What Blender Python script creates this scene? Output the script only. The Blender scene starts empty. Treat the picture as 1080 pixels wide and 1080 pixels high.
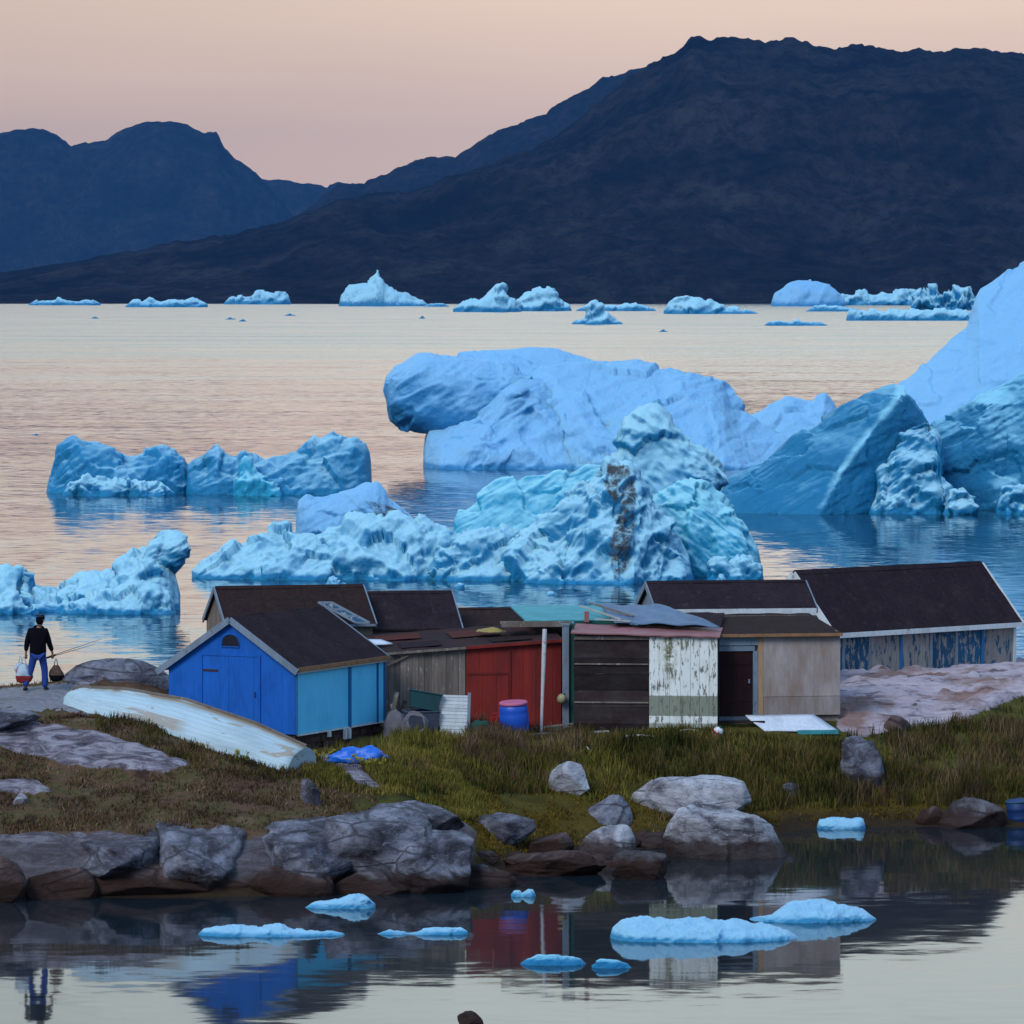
import bpy, bmesh, math, random
import numpy as np
from mathutils import Vector, Matrix

# ------------------------------------------------------------------ camera, sky, sun, exposure
scene = bpy.context.scene
COL = scene.collection
F, H, YH = 5400.0, 12.5, 312.0          # focal length in picture units, eye height (m), horizon row

cam = bpy.data.cameras.new('camera')
camo = bpy.data.objects.new('camera', cam)
COL.objects.link(camo)
camo.location = (0, 0, H)
camo.rotation_euler = (math.radians(90), 0, 0)
cam.sensor_width = 36
cam.lens = F / 1080 * 36
cam.shift_y = -(540 - YH) / 1080
cam.clip_start = 1.0
cam.clip_end = 80000
scene.camera = camo

SUN_EL, SUN_AZ = 38.0, 215.0            # soft after-glow of the high sky, from behind left
sun = bpy.data.lights.new('sun', 'SUN')
sun.energy = 2.0
sun.angle = math.radians(24)
sun.color = (0.92, 0.96, 1.0)
suno = bpy.data.objects.new('sun', sun)
COL.objects.link(suno)
suno.rotation_euler = (math.radians(90 - SUN_EL), 0, math.radians(180 - SUN_AZ))
suno.location = (0, 0, 200)

world = bpy.data.worlds.new('World')
scene.world = world
world.use_nodes = True

def nd(nt, typ, ins=None, **props):
    n = nt.nodes.new(typ)
    for k, v in props.items():
        setattr(n, k, v)
    for k, v in (ins or {}).items():
        s = n.inputs[k]
        if isinstance(v, bpy.types.NodeSocket):
            nt.links.new(v, s)
        else:
            s.default_value = v
    return n

def c4(c):
    return (c[0], c[1], c[2], 1.0)

def ramp(nt, fac, stops, interp='LINEAR'):
    n = nd(nt, 'ShaderNodeValToRGB', {'Fac': fac})
    r = n.color_ramp
    r.interpolation = interp
    while len(r.elements) < len(stops):
        r.elements.new(0.5)
    for e, (p, c) in zip(r.elements, stops):
        e.position = p
        e.color = c4(c) if not isinstance(c, (int, float)) else (c, c, c, 1)
    return n.outputs['Color']

def mixc(nt, fac, a, b, blend='MIX'):
    n = nt.nodes.new('ShaderNodeMix')
    n.data_type = 'RGBA'
    n.blend_type = blend
    n.clamp_factor = True
    for s, v in ((n.inputs[0], fac), (n.inputs[6], a), (n.inputs[7], b)):
        if isinstance(v, bpy.types.NodeSocket):
            nt.links.new(v, s)
        elif isinstance(v, (int, float)):
            s.default_value = v
        else:
            s.default_value = c4(v)
    return n.outputs[2]

def mth(nt, op, a, b=None, c=None, clamp=False):
    n = nt.nodes.new('ShaderNodeMath')
    n.operation = op
    n.use_clamp = clamp
    for i, v in enumerate((a, b, c)):
        if v is None:
            continue
        if isinstance(v, bpy.types.NodeSocket):
            nt.links.new(v, n.inputs[i])
        else:
            n.inputs[i].default_value = v
    return n.outputs[0]

def mapr(nt, v, a, b, c=0.0, d=1.0, smooth=False):
    n = nd(nt, 'ShaderNodeMapRange', {'From Min': a, 'From Max': b, 'To Min': c, 'To Max': d})
    if smooth:
        n.interpolation_type = 'SMOOTHSTEP'
    if isinstance(v, bpy.types.NodeSocket):
        nt.links.new(v, n.inputs['Value'])
    return n.outputs[0]

def build_world():
    nt = world.node_tree
    nt.nodes.clear()
    tc = nd(nt, 'ShaderNodeTexCoord')
    sep = nd(nt, 'ShaderNodeSeparateXYZ', {'Vector': tc.outputs['Generated']})
    x, y, z = sep.outputs
    front = ramp(nt, z, [(0.0, (0.90, 0.63, 0.50)), (0.028, (0.93, 0.67, 0.53)), (0.058, (1.0, 0.75, 0.565)),
                         (0.09, (1.25, 1.06, 0.88)), (0.13, (0.98, 1.08, 1.02)), (0.28, (0.80, 1.02, 1.12)), (0.5, (0.48, 0.74, 1.05)), (1.0, (0.32, 0.57, 1.0))])
    back = ramp(nt, z, [(0.0, (0.27, 0.38, 0.54)), (0.2, (0.30, 0.48, 0.74)), (0.5, (0.33, 0.57, 0.94)), (1.0, (0.32, 0.57, 1.0))])
    fwd = mapr(nt, y, -0.35, 0.75, 0, 1, True)
    col = mixc(nt, fwd, back, front)
    # brighter glow a little right of the view axis, faint streaks of thin high cloud
    glow = mapr(nt, x, -0.13, 0.03, 0.86, 1.02, True)
    mp = nd(nt, 'ShaderNodeMapping', {'Vector': tc.outputs['Generated'], 'Scale': (3, 3, 22)})
    nz = nd(nt, 'ShaderNodeTexNoise', {'Vector': mp.outputs[0], 'Scale': 1.6, 'Detail': 3})
    st = mapr(nt, nz.outputs['Fac'], 0.3, 0.7, 0.95, 1.05)
    g = mth(nt, 'MULTIPLY', glow, st)
    col = nd(nt, 'ShaderNodeVectorMath', {0: col, 'Scale': g}, operation='SCALE').outputs[0]
    sky = nd(nt, 'ShaderNodeTexSky', sky_type='NISHITA')
    sky.sun_disc = False
    sky.sun_elevation = math.radians(SUN_EL)
    sky.sun_rotation = math.radians(SUN_AZ)
    add = nd(nt, 'ShaderNodeVectorMath', {0: sky.outputs[0], 1: (0.002, 0.002, 0.002), 2: col}, operation='MULTIPLY_ADD')
    bg = nd(nt, 'ShaderNodeBackground', {'Color': add.outputs[0], 'Strength': 1.0})
    out = nd(nt, 'ShaderNodeOutputWorld')
    nt.links.new(bg.outputs[0], out.inputs['Surface'])
build_world()

scene.view_settings.view_transform = 'Standard'
scene.view_settings.look = 'None'
scene.view_settings.exposure = 0.0
scene.view_settings.gamma = 1.0
scene.render.engine = 'CYCLES'
scene.cycles.use_denoising = True
scene.cycles.max_bounces = 6
scene.cycles.diffuse_bounces = 2
scene.cycles.glossy_bounces = 3
scene.cycles.volume_bounces = 0
scene.cycles.sample_clamp_indirect = 6

# ------------------------------------------------------------------ helpers
def W(px, py, Y):
    """point seen at picture position (px, py) that stands Y metres away"""
    return Vector(((px - 540) / F * Y, Y, H - (py - YH) / F * Y))

def wl(Y):
    return YH + H * F / Y

def YW(py):
    """distance of the water surface seen at picture row py"""
    return H * F / (py - YH)

def tag(o, label=None, cat=None, group=None, kind=None):
    if label: o['label'] = label
    if cat: o['category'] = cat
    if group: o['group'] = group
    if kind: o['kind'] = kind
    return o

def empty(name, loc=(0, 0, 0), rz=0.0):
    o = bpy.data.objects.new(name, None)
    o.empty_display_size = 0.3
    o.location = loc
    o.rotation_euler = (0, 0, rz)
    COL.objects.link(o)
    return o

def link(name, me, mats, parent=None, smooth=False):
    for m in (mats if isinstance(mats, (list, tuple)) else [mats]):
        me.materials.append(m)
    if smooth:
        me.polygons.foreach_set('use_smooth', [True] * len(me.polygons))
    o = bpy.data.objects.new(name, me)
    COL.objects.link(o)
    if parent is not None:
        o.parent = parent
    return o

def copy_tree(o, parent=None):
    c = o.copy()
    COL.objects.link(c)
    if parent is not None:
        c.parent = parent
    for ch in o.children:
        copy_tree(ch, c)
    return c

class MB:
    """collects shapes, builds ONE mesh; every face carries a tone (board to board variation)"""
    def __init__(s, seed=0):
        s.v, s.f, s.m, s.t = [], [], [], []
        s.r = random.Random(seed)
        s.M = None
    def add(s, vs, fs, mi=0, tone=0.0):
        b = len(s.v)
        for v in vs:
            v = Vector(v)
            if s.M is not None:
                v = s.M @ v
            s.v.append(tuple(v))
        for f in fs:
            s.f.append([b + i for i in f])
            s.m.append(mi)
            s.t.append(tone)
        return s
    def box(s, x0, x1, y0, y1, z0, z1, mi=0, tone=0.0):
        vs = [(x0, y0, z0), (x1, y0, z0), (x1, y1, z0), (x0, y1, z0), (x0, y0, z1), (x1, y0, z1), (x1, y1, z1), (x0, y1, z1)]
        return s.add(vs, [(3, 2, 1, 0), (4, 5, 6, 7), (0, 1, 5, 4), (1, 2, 6, 5), (2, 3, 7, 6), (3, 0, 4, 7)], mi, tone)
    def prism(s, poly, axis, lo, hi, mi=0, tone=0.0):
        """poly in the plane across axis: 'x' -> (y,z), 'y' -> (x,z), 'z' -> (x,y)"""
        def p(a, b, w):
            return {'x': (w, a, b), 'y': (a, w, b), 'z': (a, b, w)}[axis]
        n = len(poly)
        vs = [p(a, b, lo) for a, b in poly] + [p(a, b, hi) for a, b in poly]
        fs = [list(range(n)), list(range(2 * n - 1, n - 1, -1))]
        fs += [(i, i + n, (i + 1) % n + n, (i + 1) % n) for i in range(n)]
        return s.add(vs, fs, mi, tone)
    def bar(s, a, b, w, h, mi=0, tone=0.0, up=(0, 0, 1)):
        a, b = Vector(a), Vector(b)
        d = (b - a).normalized()
        sd = d.cross(Vector(up))
        if sd.length < 1e-4:
            sd = d.cross(Vector((0, 1, 0)))
        sd = sd.normalized() * w / 2
        u = sd.cross(d).normalized() * h / 2
        vs = [a - sd - u, a + sd - u, a + sd + u, a - sd + u, b - sd - u, b + sd - u, b + sd + u, b - sd + u]
        return s.add(vs, [(0, 1, 2, 3), (7, 6, 5, 4), (0, 4, 5, 1), (1, 5, 6, 2), (2, 6, 7, 3), (3, 7, 4, 0)], mi, tone)
    def tube(s, pts, r, n=8, mi=0, closed=False):
        pts = [Vector(p) for p in pts]
        rs = r if isinstance(r, (list, tuple)) else [r] * len(pts)
        vs, fs = [], []
        N = len(pts)
        for i, p in enumerate(pts):
            d = (pts[(i + 1) % N] - pts[i - 1]) if closed else (pts[min(i + 1, N - 1)] - pts[max(i - 1, 0)])
            d.normalize()
            a = d.cross(Vector((0.13, 0.31, 0.94)))
            if a.length < 1e-3:
                a = d.cross(Vector((1, 0, 0)))
            a.normalize()
            b = d.cross(a)
            for k in range(n):
                t = 2 * math.pi * k / n
                vs.append(p + (a * math.cos(t) + b * math.sin(t)) * rs[i])
        for i in range(N if closed else N - 1):
            j = (i + 1) % N
            for k in range(n):
                fs.append((i * n + k, i * n + (k + 1) % n, j * n + (k + 1) % n, j * n + k))
        if not closed:
            fs.append(list(range(n))[::-1])
            fs.append([(N - 1) * n + k for k in range(n)])
        return s.add(vs, fs, mi)
    def lathe(s, prof, n=24, mi=0, c=(0, 0, 0)):
        vs, fs = [], []
        for r, z in prof:
            for k in range(n):
                t = 2 * math.pi * k / n
                vs.append((c[0] + r * math.cos(t), c[1] + r * math.sin(t), c[2] + z))
        for i in range(len(prof) - 1):
            for k in range(n):
                fs.append((i * n + k, i * n + (k + 1) % n, (i + 1) * n + (k + 1) % n, (i + 1) * n + k))
        fs.append(list(range(n))[::-1])
        fs.append([(len(prof) - 1) * n + k for k in range(n)])
        return s.add(vs, fs, mi)
    def boards_v(s, x0, x1, y, z0, top, bw=0.14, th=0.025, jit=0.006, mi=0, tone=0.16, zj=0.0):
        """upright boards along x, front faces near y; top is a number or a function of x"""
        x = x0
        while x < x1 - 0.01:
            w = min(bw * s.r.uniform(0.85, 1.15), x1 - x)
            ta = top(x) if callable(top) else top
            tb = top(x + w) if callable(top) else top
            j = s.r.uniform(-jit, jit)
            zb = z0 + s.r.uniform(-zj, zj)
            vs = [(x, y + j, zb), (x + w - .006, y + j, zb), (x + w - .006, y + th, zb), (x, y + th, zb),
                  (x, y + j, ta), (x + w - .006, y + j, tb), (x + w - .006, y + th, tb), (x, y + th, ta)]
            s.add(vs, [(3, 2, 1, 0), (4, 5, 6, 7), (0, 1, 5, 4), (1, 2, 6, 5), (2, 3, 7, 6), (3, 0, 4, 7)], mi, s.r.uniform(-tone, tone))
            x += w
        return s
    def boards_h(s, x0, x1, y, z0, z1, bh=0.15, th=0.025, jit=0.008, mi=0, tone=0.16, xj=0.0):
        z = z0
        while z < z1 - 0.01:
            h = min(bh * s.r.uniform(0.85, 1.15), z1 - z)
            j = s.r.uniform(-jit, jit)
            s.box(x0 + s.r.uniform(-xj, xj), x1 + s.r.uniform(-xj, xj), y + j, y + th, z, z + h - .008, mi, s.r.uniform(-tone, tone))
            z += h
        return s
    def build(s, name, mats, parent=None, smooth=False):
        me = bpy.data.meshes.new(name)
        me.from_pydata(s.v, [], s.f)
        me.polygons.foreach_set('material_index', s.m)
        bm = bmesh.new()
        bm.from_mesh(me)
        bmesh.ops.recalc_face_normals(bm, faces=bm.faces)
        bm.to_mesh(me)
        bm.free()
        a = me.attributes.new('tone', 'FLOAT', 'FACE')
        a.data.foreach_set('value', s.t)
        return link(name, me, mats, parent, smooth)

def npmesh(name, v, f, mats, parent=None, smooth=True, attrs=None):
    v = np.asarray(v, dtype=np.float32)
    f = np.asarray(f, dtype=np.int32)
    me = bpy.data.meshes.new(name)
    k = f.shape[1]
    me.vertices.add(len(v))
    me.vertices.foreach_set('co', v.ravel())
    me.loops.add(f.size)
    me.loops.foreach_set('vertex_index', f.ravel())
    me.polygons.add(len(f))
    me.polygons.foreach_set('loop_start', np.arange(len(f), dtype=np.int32) * k)
    me.polygons.foreach_set('loop_total', np.full(len(f), k, dtype=np.int32))
    me.update(calc_edges=True)
    for n, arr in (attrs or {}).items():
        a = me.attributes.new(n, 'FLOAT', 'POINT')
        a.data.foreach_set('value', np.asarray(arr, dtype=np.float32))
    return link(name, me, mats, parent, smooth)

# numpy noise ------------------------------------------------------
def _hash(x, y, z, s):
    h = (x * 374761393 + y * 668265263 + z * 1440662683 + s * 974634533) & 0xffffffff
    h = ((h ^ (h >> 13)) * 1274126177) & 0xffffffff
    h = ((h ^ (h >> 16)) * 2246822519) & 0xffffffff
    return ((h ^ (h >> 15)) & 0xffffff) / float(0xffffff)

def vnoise(p, seed=0):
    i = np.floor(p).astype(np.int64)
    f = p - i
    u = f * f * f * (f * (f * 6 - 15) + 10)
    r = 0
    for dx in (0, 1):
        wx = u[:, 0] if dx else 1 - u[:, 0]
        for dy in (0, 1):
            wy = u[:, 1] if dy else 1 - u[:, 1]
            for dz in (0, 1):
                wz = u[:, 2] if dz else 1 - u[:, 2]
                r = r + wx * wy * wz * _hash(i[:, 0] + dx, i[:, 1] + dy, i[:, 2] + dz, seed)
    return r * 2 - 1

def fbm(p, octv=4, gain=0.5, seed=0, lac=2.03):
    a, r, t = 1.0, 0, 0
    for o in range(octv):
        r = r + a * vnoise(p, seed + o * 17)
        t += a
        a *= gain
        p = p * lac + 13.7
    return r / t

def ridged(p, octv=4, gain=0.5, seed=0, lac=2.03):
    a, r, t = 1.0, 0, 0
    for o in range(octv):
        n = 1 - np.abs(vnoise(p, seed + o * 17)) * 2
        r = r + a * n
        t += a
        a *= gain
        p = p * lac + 7.3
    return r / t

def fbm2(x, y, s, octv=4, seed=0, gain=0.5):
    return fbm(np.stack([x.ravel() / s, y.ravel() / s, np.zeros(x.size) + 0.37], 1), octv, gain, seed).reshape(x.shape)

def normals_np(v, f):
    n = np.zeros_like(v)
    a = np.cross(v[f[:, 2]] - v[f[:, 0]], v[f[:, 3]] - v[f[:, 1]])
    for k in range(4):
        np.add.at(n, f[:, k], a)
    return n / (np.linalg.norm(n, axis=1, keepdims=True) + 1e-9)

def inpoly(px, py, poly):
    r = np.zeros(px.shape, bool)
    n = len(poly)
    for i in range(n):
        x0, y0 = poly[i]
        x1, y1 = poly[(i + 1) % n]
        if y0 == y1:
            continue
        c = ((y0 > py) != (y1 > py)) & (px < (x1 - x0) * (py - y0) / (y1 - y0) + x0)
        r ^= c
    return r

# ------------------------------------------------------------------ materials
def newmat(name):
    m = bpy.data.materials.new(name)
    m.use_nodes = True
    nt = m.node_tree
    nt.nodes.clear()
    b = nt.nodes.new('ShaderNodeBsdfPrincipled')
    o = nt.nodes.new('ShaderNodeOutputMaterial')
    nt.links.new(b.outputs[0], o.inputs['Surface'])
    return m, nt, b

def setin(nt, b, k, v):
    if isinstance(v, bpy.types.NodeSocket):
        nt.links.new(v, b.inputs[k])
    else:
        b.inputs[k].default_value = c4(v) if isinstance(v, tuple) and len(v) == 3 else v

def noise(nt, vec, scale, detail=4, rough=0.55, stretch=None, dist=0.0):
    if stretch:
        vec = nd(nt, 'ShaderNodeMapping', {'Vector': vec, 'Scale': stretch}).outputs[0]
    return nd(nt, 'ShaderNodeTexNoise', {'Vector': vec, 'Scale': scale, 'Detail': detail, 'Roughness': rough, 'Distortion': dist}).outputs

def bump(nt, b, h, strength, dist):
    n = nd(nt, 'ShaderNodeBump', {'Height': h, 'Strength': strength, 'Distance': dist})
    nt.links.new(n.outputs[0], b.inputs['Normal'])

def coat(name, col, dirt, wear=0.5, scale=2.5, stretch=(1, 1, 0.35), rough=0.75, under=None, chip=0.62, chipscale=9,
         chipstretch=(1, 1, 0.4), bmp=0.25, spec=0.3, grain=0.12, seam=0):
    """weathered paint / wood / sheet: broad stains, optional flaking to the layer below, per-board tone"""
    m, nt, b = newmat(name)
    oc = nd(nt, 'ShaderNodeTexCoord').outputs['Object']
    n1 = noise(nt, oc, scale, 5, 0.6, stretch)['Fac']
    c = mixc(nt, mapr(nt, n1, 0.62 - 0.35 * wear, 0.80, 0, min(1, wear + 0.25)), col, dirt)
    n2 = noise(nt, oc, scale * 9, 3, 0.6, (stretch[0], stretch[1], stretch[2] * 0.4))['Fac']
    g = mapr(nt, n2, 0.25, 0.75, 1 - grain, 1 + grain)
    h = n2
    if under is not None:
        n3 = noise(nt, oc, chipscale, 6, 0.68, chipstretch)['Fac']
        k = mapr(nt, n3, chip, chip + 0.035)
        c = mixc(nt, k, c, under)
        h = mth(nt, 'MULTIPLY_ADD', k, -0.8, n2)
    if seam:
        sp = nd(nt, 'ShaderNodeSeparateXYZ', {'Vector': oc})
        fr = mth(nt, 'FRACT', mth(nt, 'ADD', mth(nt, 'MULTIPLY', sp.outputs['X'], seam), mth(nt, 'MULTIPLY', n1, 0.05)))
        k = mapr(nt, fr, 0.0, 0.035, 1, 0)
        c = mixc(nt, mth(nt, 'MULTIPLY', k, 0.8), c, dirt)
        c = mixc(nt, mapr(nt, noise(nt, oc, 3.5, 5, 0.7)['Fac'], 0.60, 0.72, 0, 0.5), c, (0.075, 0.058, 0.058))
        h = mth(nt, 'MULTIPLY_ADD', k, 1.2, h)
    at = nd(nt, 'ShaderNodeAttribute', attribute_name='tone').outputs['Fac']
    g = mth(nt, 'MULTIPLY', g, mth(nt, 'ADD', at, 1.0))
    c = nd(nt, 'ShaderNodeVectorMath', {0: c, 'Scale': g}, operation='SCALE').outputs[0]
    setin(nt, b, 'Base Color', c)
    setin(nt, b, 'Roughness', rough)
    setin(nt, b, 'Specular IOR Level', spec)
    bump(nt, b, h, bmp, 0.03)
    return m

M = {}
M['blue_paint'] = coat('blue_paint', (0.010, 0.112, 0.45), (0.005, 0.068, 0.30), 0.55, grain=0.15, spec=0.2, under=(0.03, 0.10, 0.26), chip=0.64, chipscale=7)
M['cyan_paint'] = coat('cyan_paint', (0.12, 0.58, 0.86), (0.08, 0.46, 0.72), 0.5, grain=0.08)
M['blue_batten'] = coat('blue_batten', (0.015, 0.13, 0.32), (0.02, 0.09, 0.22), 0.4)
M['trim'] = coat('weathered_trim', (0.19, 0.235, 0.29), (0.10, 0.12, 0.145), 0.55, under=(0.12, 0.12, 0.12), chip=0.62)
M['white_trim'] = coat('white_trim', (0.62, 0.64, 0.64), (0.34, 0.34, 0.33), 0.5, under=(0.18, 0.15, 0.12), chip=0.64)
M['felt'] = coat('roofing_felt', (0.022, 0.014, 0.018), (0.036, 0.025, 0.028), 0.6, 1.2, (1, 1, 1), 0.95, grain=0.3, spec=0.06, seam=1.05)
M['felt_brown'] = coat('brown_roofing_felt', (0.034, 0.019, 0.017), (0.022, 0.014, 0.016), 0.6, 1.3, (1, 1, 1), 0.95, grain=0.3, spec=0.06, seam=0.95)
M['felt_old'] = coat('old_roofing_felt', (0.032, 0.023, 0.025), (0.085, 0.020, 0.016), 0.6, 0.9, (1, 1, 1), 0.95, spec=0.06, under=(0.16, 0.17, 0.19), chip=0.66, chipscale=3, chipstretch=(1, 1, 1))
M['rust_felt'] = coat('rusty_sheet_patch', (0.085, 0.022, 0.016), (0.045, 0.02, 0.018), 0.6, 2.5, (1, 1, 1), 0.9, spec=0.1, grain=0.3)
M['rust'] = coat('rusty_edge', (0.24, 0.12, 0.06), (0.42, 0.20, 0.09), 0.6, 5, (1, 1, 1), 0.85)
M['grey_wood'] = coat('grey_boards', (0.19, 0.15, 0.12), (0.09, 0.065, 0.055), 0.6, 2.2, (1, 1, 0.2), 0.85, under=(0.30, 0.27, 0.25), chip=0.60, grain=0.25)
M['dark_wood'] = coat('dark_planks', (0.026, 0.017, 0.016), (0.060, 0.050, 0.052), 0.55, 2.0, (0.3, 1, 1), 0.9, spec=0.1, under=(0.10, 0.09, 0.09), chip=0.66, chipscale=6, chipstretch=(0.4, 1, 1.6), grain=0.3)
M['red_paint'] = coat('red_paint', (0.25, 0.020, 0.013), (0.085, 0.012, 0.010), 0.7, 2.2, (1, 1, 0.3), 0.75, under=(0.16, 0.10, 0.08), chip=0.70, chipscale=7)
M['door_brown'] = coat('brown_door_paint', (0.030, 0.010, 0.010), (0.018, 0.008, 0.009), 0.5, spec=0.12)
M['plywood'] = coat('bleached_plywood', (0.37, 0.31, 0.29), (0.21, 0.125, 0.085), 0.75, 1.7, (1, 1, 0.45), 0.85, grain=0.14)
M['lath'] = coat('raw_lath', (0.40, 0.24, 0.13), (0.25, 0.16, 0.10), 0.5)
M['peel_blue'] = coat('peeling_blue', (0.020, 0.085, 0.155), (0.03, 0.065, 0.11), 0.5, 2, (1, 1, 0.3), 0.85, spec=.1, under=(0.27, 0.24, 0.22), chip=0.52, chipscale=5, chipstretch=(1.3, 1, 0.5), grain=0.2)
M['peel_bare'] = coat('bare_panel', (0.29, 0.26, 0.235), (0.15, 0.13, 0.125), 0.55, 2, (1, 1, 0.3), 0.85, spec=.1, under=(0.025, 0.085, 0.15), chip=0.54, chipscale=5, chipstretch=(1.3, 1, 0.4), grain=0.2)
M['teal_sheet'] = coat('teal_sheet', (0.045, 0.29, 0.32), (0.03, 0.17, 0.20), 0.55, 1.5, (1, 1, 1), 0.6)
M['green_board'] = coat('dark_green_board', (0.012, 0.085, 0.065), (0.02, 0.05, 0.045), 0.5)
M['slate_tarp'] = coat('slate_tarp', (0.10, 0.16, 0.25), (0.055, 0.085, 0.14), 0.6, 1.3, (1, 0.5, 1), 0.55, grain=0.2)
M['pink_sheet'] = coat('faded_red_sheet', (0.30, 0.115, 0.115), (0.17, 0.06, 0.055), 0.6, 1.4, (1, 1, 1), 0.6)
M['stone_dark'] = coat('foundation_stone', (0.06, 0.028, 0.024), (0.035, 0.020, 0.018), 0.6, 3, (1, 1, 1), 0.9)
M['black_void'] = coat('dark_pane', (0.010, 0.008, 0.012), (0.02, 0.015, 0.02), 0.3, rough=0.25, spec=0.5)
M['plastic_blue'] = coat('blue_plastic', (0.010, 0.085, 0.48), (0.02, 0.10, 0.40), 0.3, rough=0.42, spec=0.5, grain=0.04)
M['drum_blue'] = coat('dull_blue_drum', (0.006, 0.035, 0.14), (0.02, 0.03, 0.07), 0.6, rough=0.5, spec=0.3)
M['plastic_pink'] = coat('pink_lid', (0.55, 0.14, 0.24), (0.42, 0.12, 0.18), 0.3, rough=0.5, grain=0.04)
M['plastic_red'] = coat('red_plastic', (0.42, 0.02, 0.02), (0.28, 0.02, 0.02), 0.3, rough=0.5)
M['plastic_white'] = coat('white_plastic', (0.72, 0.74, 0.76), (0.55, 0.57, 0.58), 0.4, rough=0.5, grain=0.05)
M['plastic_teal'] = coat('dark_teal_plastic', (0.012, 0.06, 0.065), (0.02, 0.04, 0.045), 0.4, rough=0.5)
M['tarp_blue'] = coat('blue_tarp', (0.008, 0.14, 0.62), (0.005, 0.09, 0.42), 0.5, 4, (1, 1, 1), 0.4, spec=0.5)
M['net_green'] = coat('green_net', (0.01, 0.075, 0.055), (0.02, 0.05, 0.04), 0.6, 6, (1, 1, 1), 0.9, bmp=0.8)
M['rope_grey'] = coat('grey_rope', (0.16, 0.14, 0.15), (0.08, 0.07, 0.08), 0.6, 8, (1, 1, 1), 0.9)
M['slate_box'] = coat('slate_tub', (0.055, 0.065, 0.10), (0.03, 0.035, 0.05), 0.5)
M['yellow'] = coat('faded_yellow', (0.36, 0.31, 0.16), (0.3, 0.25, 0.12), 0.4, rough=0.6)
M['rag_yellow'] = coat('ochre_rag', (0.34, 0.25, 0.07), (0.22, 0.17, 0.07), 0.5)
M['driftwood'] = coat('driftwood', (0.38, 0.36, 0.33), (0.22, 0.20, 0.18), 0.6, 3, (0.3, 1, 1), 0.85)
M['pole_white'] = coat('worn_pole', (0.46, 0.43, 0.43), (0.26, 0.22, 0.22), 0.6, 3, (1, 1, 0.4), 0.7, under=(0.14, 0.09, 0.08), chip=0.6)
M['sheet_white'] = coat('white_sheet', (0.62, 0.66, 0.72), (0.40, 0.43, 0.50), 0.5, 1.6, (1, 1, 1), 0.6)
M['skin'] = coat('skin', (0.30, 0.16, 0.11), (0.25, 0.13, 0.09), 0.3, rough=0.6)
M['jacket'] = coat('dark_jacket', (0.005, 0.0045, 0.007), (0.01, 0.006, 0.007), 0.4, 6, (1, 1, 1), 0.95, spec=0.05)
M['jeans'] = coat('blue_jeans', (0.015, 0.045, 0.22), (0.02, 0.05, 0.16), 0.4, 8, (1, 1, 1), 0.9)
M['cap'] = coat('grey_blue_cap', (0.05, 0.075, 0.13), (0.03, 0.05, 0.09), 0.4, 6, (1, 1, 1), 0.85)
M['shoe'] = coat('dark_shoe', (0.012, 0.012, 0.018), (0.03, 0.025, 0.02), 0.4)
M['bag_white'] = coat('white_carrier', (0.40, 0.47, 0.53), (0.16, 0.28, 0.35), 0.6, 5, (1, 1, 0.6), 0.5)
M['bag_red'] = coat('red_carrier', (0.24, 0.02, 0.02), (0.20, 0.02, 0.02), 0.5, 5, (1, 1, 1), 0.5)
M['bag_brown'] = coat('brown_pack', (0.10, 0.055, 0.035), (0.04, 0.03, 0.025), 0.6, 8, (1, 1, 1), 0.9)
M['rod'] = coat('rod_cane', (0.10, 0.05, 0.03), (0.06, 0.03, 0.02), 0.4, rough=0.5)

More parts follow.
